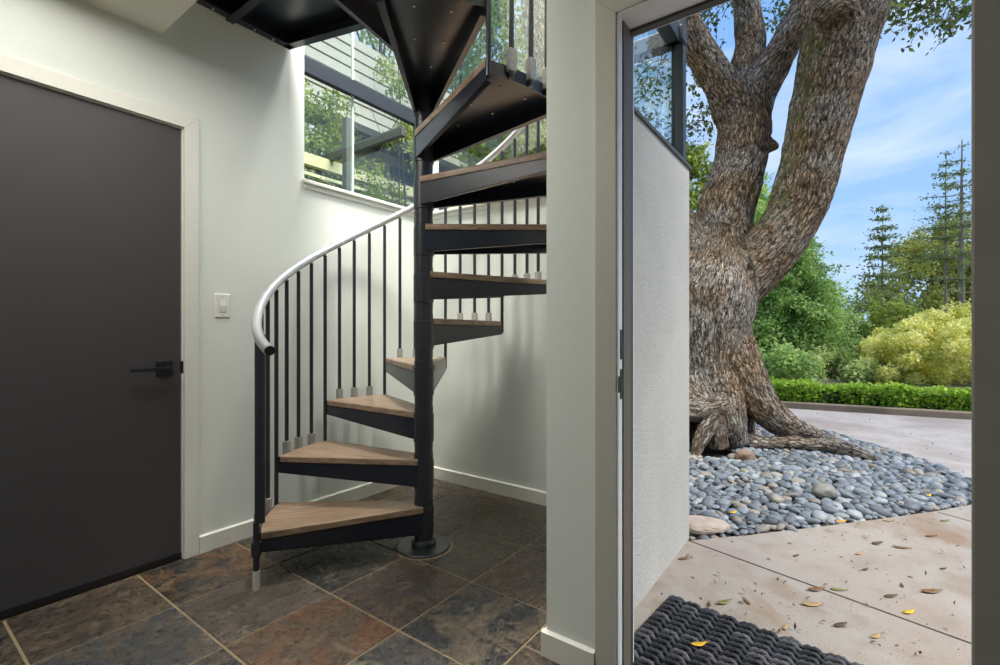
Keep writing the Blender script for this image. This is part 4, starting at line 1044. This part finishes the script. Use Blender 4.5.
LV = [(724, 603, .06, 'leaf_green', 'green and brown curled leaf on the concrete just above the mat', .4),
 (747, 602, .04, 'leaf_brown', 'small upright brown leaf right of the green curled leaf above the mat', 1.6),
 (816, 590, .065, 'leaf_brown', 'brown curled leaf lying on the long concrete joint', .2),
 (812, 605, .07, 'leaf_tan', 'pale tan leaf just below the joint leaf', .0),
 (838, 590, .05, 'leaf_green', 'olive green leaf right beside the concrete joint', -.2),
 (840, 625.5, .05, 'leaf_dark', 'dark brown leaf below the long joint, above the far end of the mat', .3),
 (785, 628, .035, 'leaf_tan', 'small pale round leaf alone on the concrete beside the mat', .9),
 (876, 636.5, .045, 'leaf_tan', 'tan leaf below the long joint nearest the open door', .4),
 (890.5, 596.5, .05, 'leaf_dark', 'dark leaf above the joint next to the yellow pair', .2),
 (909, 612.5, .05, 'leaf_yellow', 'bright yellow leaf on the concrete above the joint', .3),
 (931, 592, .075, 'leaf_brown', 'large golden brown leaf on the concrete near the open door', .1),
 (877, 543.5, .06, 'leaf_dark', 'dark twisted leaf in the middle of the upper concrete slab', .3),
 (901, 548, .06, 'leaf_brown', 'brown leaf right of the dark twisted leaf on the upper slab', -.3),
 (859, 554, .045, 'leaf_tan', 'tan leaf left of the dark twisted leaf on the upper slab', .5),
 (931, 536.5, .05, 'leaf_brown', 'reddish brown leaf near the pebble edge below the short joint', .1),
 (888, 521, .05, 'leaf_tan', 'pale pinkish leaf on the slab touching the pebble edge', .0),
 (945, 521, .05, 'leaf_green', 'olive leaf beside the short concrete joint at the pebble edge', .2),
 (902, 586, .03, 'leaf_dark', 'tiny dark leaf above the golden brown leaf', 1.),
 (943, 569, .03, 'leaf_dark', 'tiny dark leaf between the golden brown leaf and the slab edge', .2),
 (865, 570, .03, 'leaf_dark', 'tiny dark leaf below the tan leaf on the upper slab', .4),
 (796, 556, .03, 'leaf_dark', 'tiny dark leaf above the long joint, below the pebbles', .4),
 (684, 559, .05, 'leaf_brown', 'brown leaf at the foot of the stucco wall', .3),
 (709, 605, .03, 'leaf_dark', 'tiny dark leaf at the top corner of the mat', 1.1)]
for u, v, ln, mt_, lab, ro in LV: fallen(u, v, ln, mt_, lab, ro)
fallen(699, 645, .05, 'leaf_yellow', 'yellow leaf lying on the black rope mat', .2, GZ+.034, False)
fallen(733, 513, .055, 'leaf_yellow', 'yellow leaf on the pebbles above the pale flat slab', .5, GZ+.075, False)
fallen(841, 522, .055, 'leaf_orange', 'orange leaf on the pebbles at the front edge of the bed', .2, GZ+.06, False)
fallen(929, 496, .05, 'leaf_yellow', 'yellow leaf on the pebbles near the open door', .6, GZ+.07, False)
fallen(792, 438, .06, 'leaf_yellow', 'yellow leaf lodged above the long oak root', .6, GZ+.12, False)

# fine litter on the concrete and the driveway
lr = np.random.default_rng(77); pts = []
while len(pts) < 260:
    u, v = lr.uniform(640, 968), lr.uniform(410, 660); q = onZ(u, v, GZ)
    if inpoly(q.x, q.y, bed_xy) or q.y > YS0-.05: continue
    if v > 500 and lr.random() < .45: continue
    pts.append((q.x, q.y, GZ+.004 if v > 500 else GZ-.004))
pts = np.array(pts)
tag(leaf_mesh('leaf_litter', leaf('litter_leaf', (70, 52, 36), (110, 84, 54), (150, 116, 70), .1), pts, .022, None, None, 6., .35, 78, normals=np.tile(np.array([0, 0, 6.]), (len(pts), 1))), 'scattered fine leaf litter on the concrete and driveway', 'leaf litter', None, 'stuff')

# ------------------------------------------------------------------ neighbouring wing seen through the stairwell glass
YN = 5.0
hs = tag(empty('garden_house', (5.5, YN+.5, GZ)), 'pale lap sided house wing seen through the stairwell window', 'house')
zt = onY(345, 31, YN).z; zb_ = onY(345, 119, YN).z
xr_ = 7.6
sd = MB(); nb = 8; bh = (zt-zb_)/nb
for i in range(nb):
    z0 = zb_+i*bh; z1 = z0+bh-.012
    sd.add([(2.2, YN, z0), (xr_, YN, z0), (xr_, YN+.014, z1), (2.2, YN+.014, z1), (2.2, YN+.12, z0), (xr_, YN+.12, z0), (xr_, YN+.12, z1), (2.2, YN+.12, z1)],
           [(0,1,2,3),(7,6,5,4),(4,5,1,0),(3,2,6,7),(0,3,7,4),(1,5,6,2)])
keep(sd.build('siding', M['siding']), hs)
w_ = MB(); w_.box((2.2, YN+.115, zb_), (xr_, YN+.14, zt)); w_.box((3.6, YN+.3, GZ), (xr_, YN+.4, zb_)); keep(w_.build('lower_wall', M['olive']), hs)
w_ = MB(); w_.box((2.2, YN-.03, zb_-.09), (xr_+.02, YN+.3, zb_)); keep(w_.build('dark_band', M['dark_frame']), hs)
w_ = MB(); w_.box((xr_-.08, YN-.04, GZ), (xr_+.08, YN+.14, zt)); keep(w_.build('corner_board', M['grey_beam']), hs)
wn = MB(); wn.box((4.6, YN+.27, 1.7), (6.2, YN+.3, zb_-.25)); keep(wn.build('window_frame', M['dark_frame']), hs)
# trellis: post, crossing beam, pale rails, dark boards
trl = tag(empty('garden_trellis', (2.9, 3.8, GZ)), 'grey timber trellis with post and crossing beam outside the stairwell window', 'trellis')
pq = onY(347, 150, 3.6)
b = MB(); b.box((pq.x-.028, 3.57, GZ), (pq.x+.028, 3.63, onY(347, 119, 3.6).z)); keep(b.build('post', M['grey_beam']), trl)
ba = atd(290, 171, 4.6); bc = atd(404, 132, 3.75); zz_ = (ba.z+bc.z)/2
b0 = onX(300, 166, 2.85); bz_ = onX(370, 143, 2.85).z
y0_, y1_ = onX(404, 132, 2.85).y, onX(300, 166, 2.85).y
b = MB(); b.box((2.82, y0_, bz_-.045), (2.87, 5.0, bz_+.03)); keep(b.build('beam', M['grey_beam']), trl)
b = MB(); zr = onY(345, 172, 4.2).z; b.box((1.5, 4.15, zr-.06), (7, 4.22, zr+.05)); keep(b.build('rail', M['pale_beam']), trl)
b = MB(); zr2 = onY(345, 184, 4.1).z; b.box((1.5, 4.1, zr2-.02), (7, 4.14, zr2+.01)); keep(b.build('rail', M['pale_beam']), trl)
fnc = MB()
for i in range(34): fnc.box((3.2+i*.15, 4.35, GZ), (3.2+i*.15+.12, 4.38, zr-.12))
tag(fnc.build('board_fence', M['board_dark']), 'dark vertical board fence behind the trellis', 'fence')
# trees around the stairwell glass
GL = 'trees outside the stairwell glass'
tree('garden_tree', 'pale green leafy tree nearest the stairwell window', M['lime_leaf'], [(onY(318, 125, 4.4), (.42, .3, .4), 20), (onY(314, 160, 4.4), (.35, .3, .4), 14), (onY(322, 195, 4.4), (.6, .35, .25), 12)], (onY(318, 150, 4.4).x, 4.4, GZ), tuple(onY(318, 120, 4.4)), .03, .04, GL, 71, 'tree', .15, 170, bark_m='twig')
tree('garden_tree', 'slim hanging branch tree by the right edge of the stairwell window', M['lime_leaf'], [(onY(398, 82, 3.7), (.2, .2, .2), 7), (onY(406, 165, 3.7), (.22, .2, .45), 12), (onY(372, 185, 3.7), (.15, .15, .2), 5)], (onY(402, 150, 3.7).x, 3.7, GZ), tuple(onY(398, 60, 3.7)), .016, .034, GL, 72, 'tree', .12, 90)
tree('garden_tree', 'yellow green tree behind the upper balusters of the stair', M['lime_leaf'], [(V3(505, 130, 8), (.8, .8, .9), 34), (V3(535, 90, 8), (.6, .6, 1.2), 30), (V3(500, 150, 8), (1.1, 1., .7), 30), (V3(525, 10, 8), (.7, .7, .9), 20)], gnd(510, 8), V3(515, 60, 8), .08, .11, GL, 73, 'tree', .28, 70)
tree('garden_tree', 'green tree seen between the pole and the upper treads', M['mid_leaf'], [(V3(462, 30, 8.5), (.5, .6, 1.0), 22), (V3(448, 60, 8.5), (.4, .5, .6), 12)], gnd(458, 8.5), V3(460, 30, 8.5), .07, .1, GL, 74, 'tree', .24, 60)
tree('garden_tree', 'tall tree behind the house wing above the siding', M['mid_leaf'], [(V3(385, 20, 13), (.9, .9, .7), 14), (V3(350, -10, 13), (1.4, 1.2, .9), 14)], gnd(380, 13), V3(380, 10, 13), .12, .14, GL, 75, 'tree', .4, 45)

# ------------------------------------------------------------------ light
W = bpy.data.worlds.new('world'); S.world = W; W.use_nodes = True; n = W.node_tree.nodes; L = W.node_tree.links
bg = n['Background']; tc = n.new('ShaderNodeTexCoord'); sep = n.new('ShaderNodeSeparateXYZ'); L.new(tc.outputs['Generated'], sep.inputs[0])
grad = n.new('ShaderNodeValToRGB'); e = grad.color_ramp.elements; e[0].position = 0; e[0].color = rgba((162, 200, 242)); e[1].position = .75; e[1].color = rgba((104, 156, 224))
L.new(sep.outputs['Z'], grad.inputs[0])
mp = n.new('ShaderNodeMapping'); mp.inputs['Scale'].default_value = (1.2, 1.2, 4.2); mp.inputs['Rotation'].default_value = (0, .12, .3); L.new(tc.outputs['Generated'], mp.inputs[0])
nz = n.new('ShaderNodeTexNoise'); nz.inputs['Scale'].default_value = 2.1; nz.inputs['Detail'].default_value = 7; nz.inputs['Roughness'].default_value = .56; nz.inputs['Distortion'].default_value = .6; L.new(mp.outputs[0], nz.inputs['Vector'])
cr = n.new('ShaderNodeValToRGB'); e = cr.color_ramp.elements; e[0].position = .42; e[0].color = (0, 0, 0, 1); e[1].position = .74; e[1].color = (.7, .7, .7, 1); L.new(nz.outputs['Fac'], cr.inputs[0])
# hazier, whiter sky towards the garden side (+Y)
mr_ = n.new('ShaderNodeMapRange'); mr_.inputs[1].default_value = .35; mr_.inputs[2].default_value = .8; mr_.inputs[3].default_value = 0; mr_.inputs[4].default_value = .9; L.new(sep.outputs['Y'], mr_.inputs[0])
mx_ = n.new('ShaderNodeMath'); mx_.operation = 'MAXIMUM'; L.new(cr.outputs[0], mx_.inputs[0]); L.new(mr_.outputs[0], mx_.inputs[1])
mix = n.new('ShaderNodeMix'); mix.data_type = 'RGBA'; L.new(mx_.outputs[0], mix.inputs[0]); L.new(grad.outputs[0], mix.inputs[6]); mix.inputs[7].default_value = rgba((232, 238, 246))
L.new(mix.outputs[2], bg.inputs[0]); bg.inputs[1].default_value = 1.0
sun = bpy.data.lights.new('sun', 'SUN'); sun.energy = 3.2; sun.angle = R(22); sun.color = (1, .96, .9)
so_ = bpy.data.objects.new('sun', sun); COL.objects.link(so_)
to_sun = Vector((.13, -.62, .75)); so_.rotation_euler = to_sun.to_track_quat('Z', 'Y').to_euler()

vs = S.view_settings; vs.view_transform = 'Standard'; vs.look = 'None'; vs.gamma = 1; vs.use_curve_mapping = False; vs.exposure = 0.36
S.display_settings.display_device = 'sRGB'
S.cycles.use_denoising = True
S.cycles.max_bounces = 10; S.cycles.diffuse_bounces = 6; S.cycles.transparent_max_bounces = 16
S.cycles.sample_clamp_indirect = 6
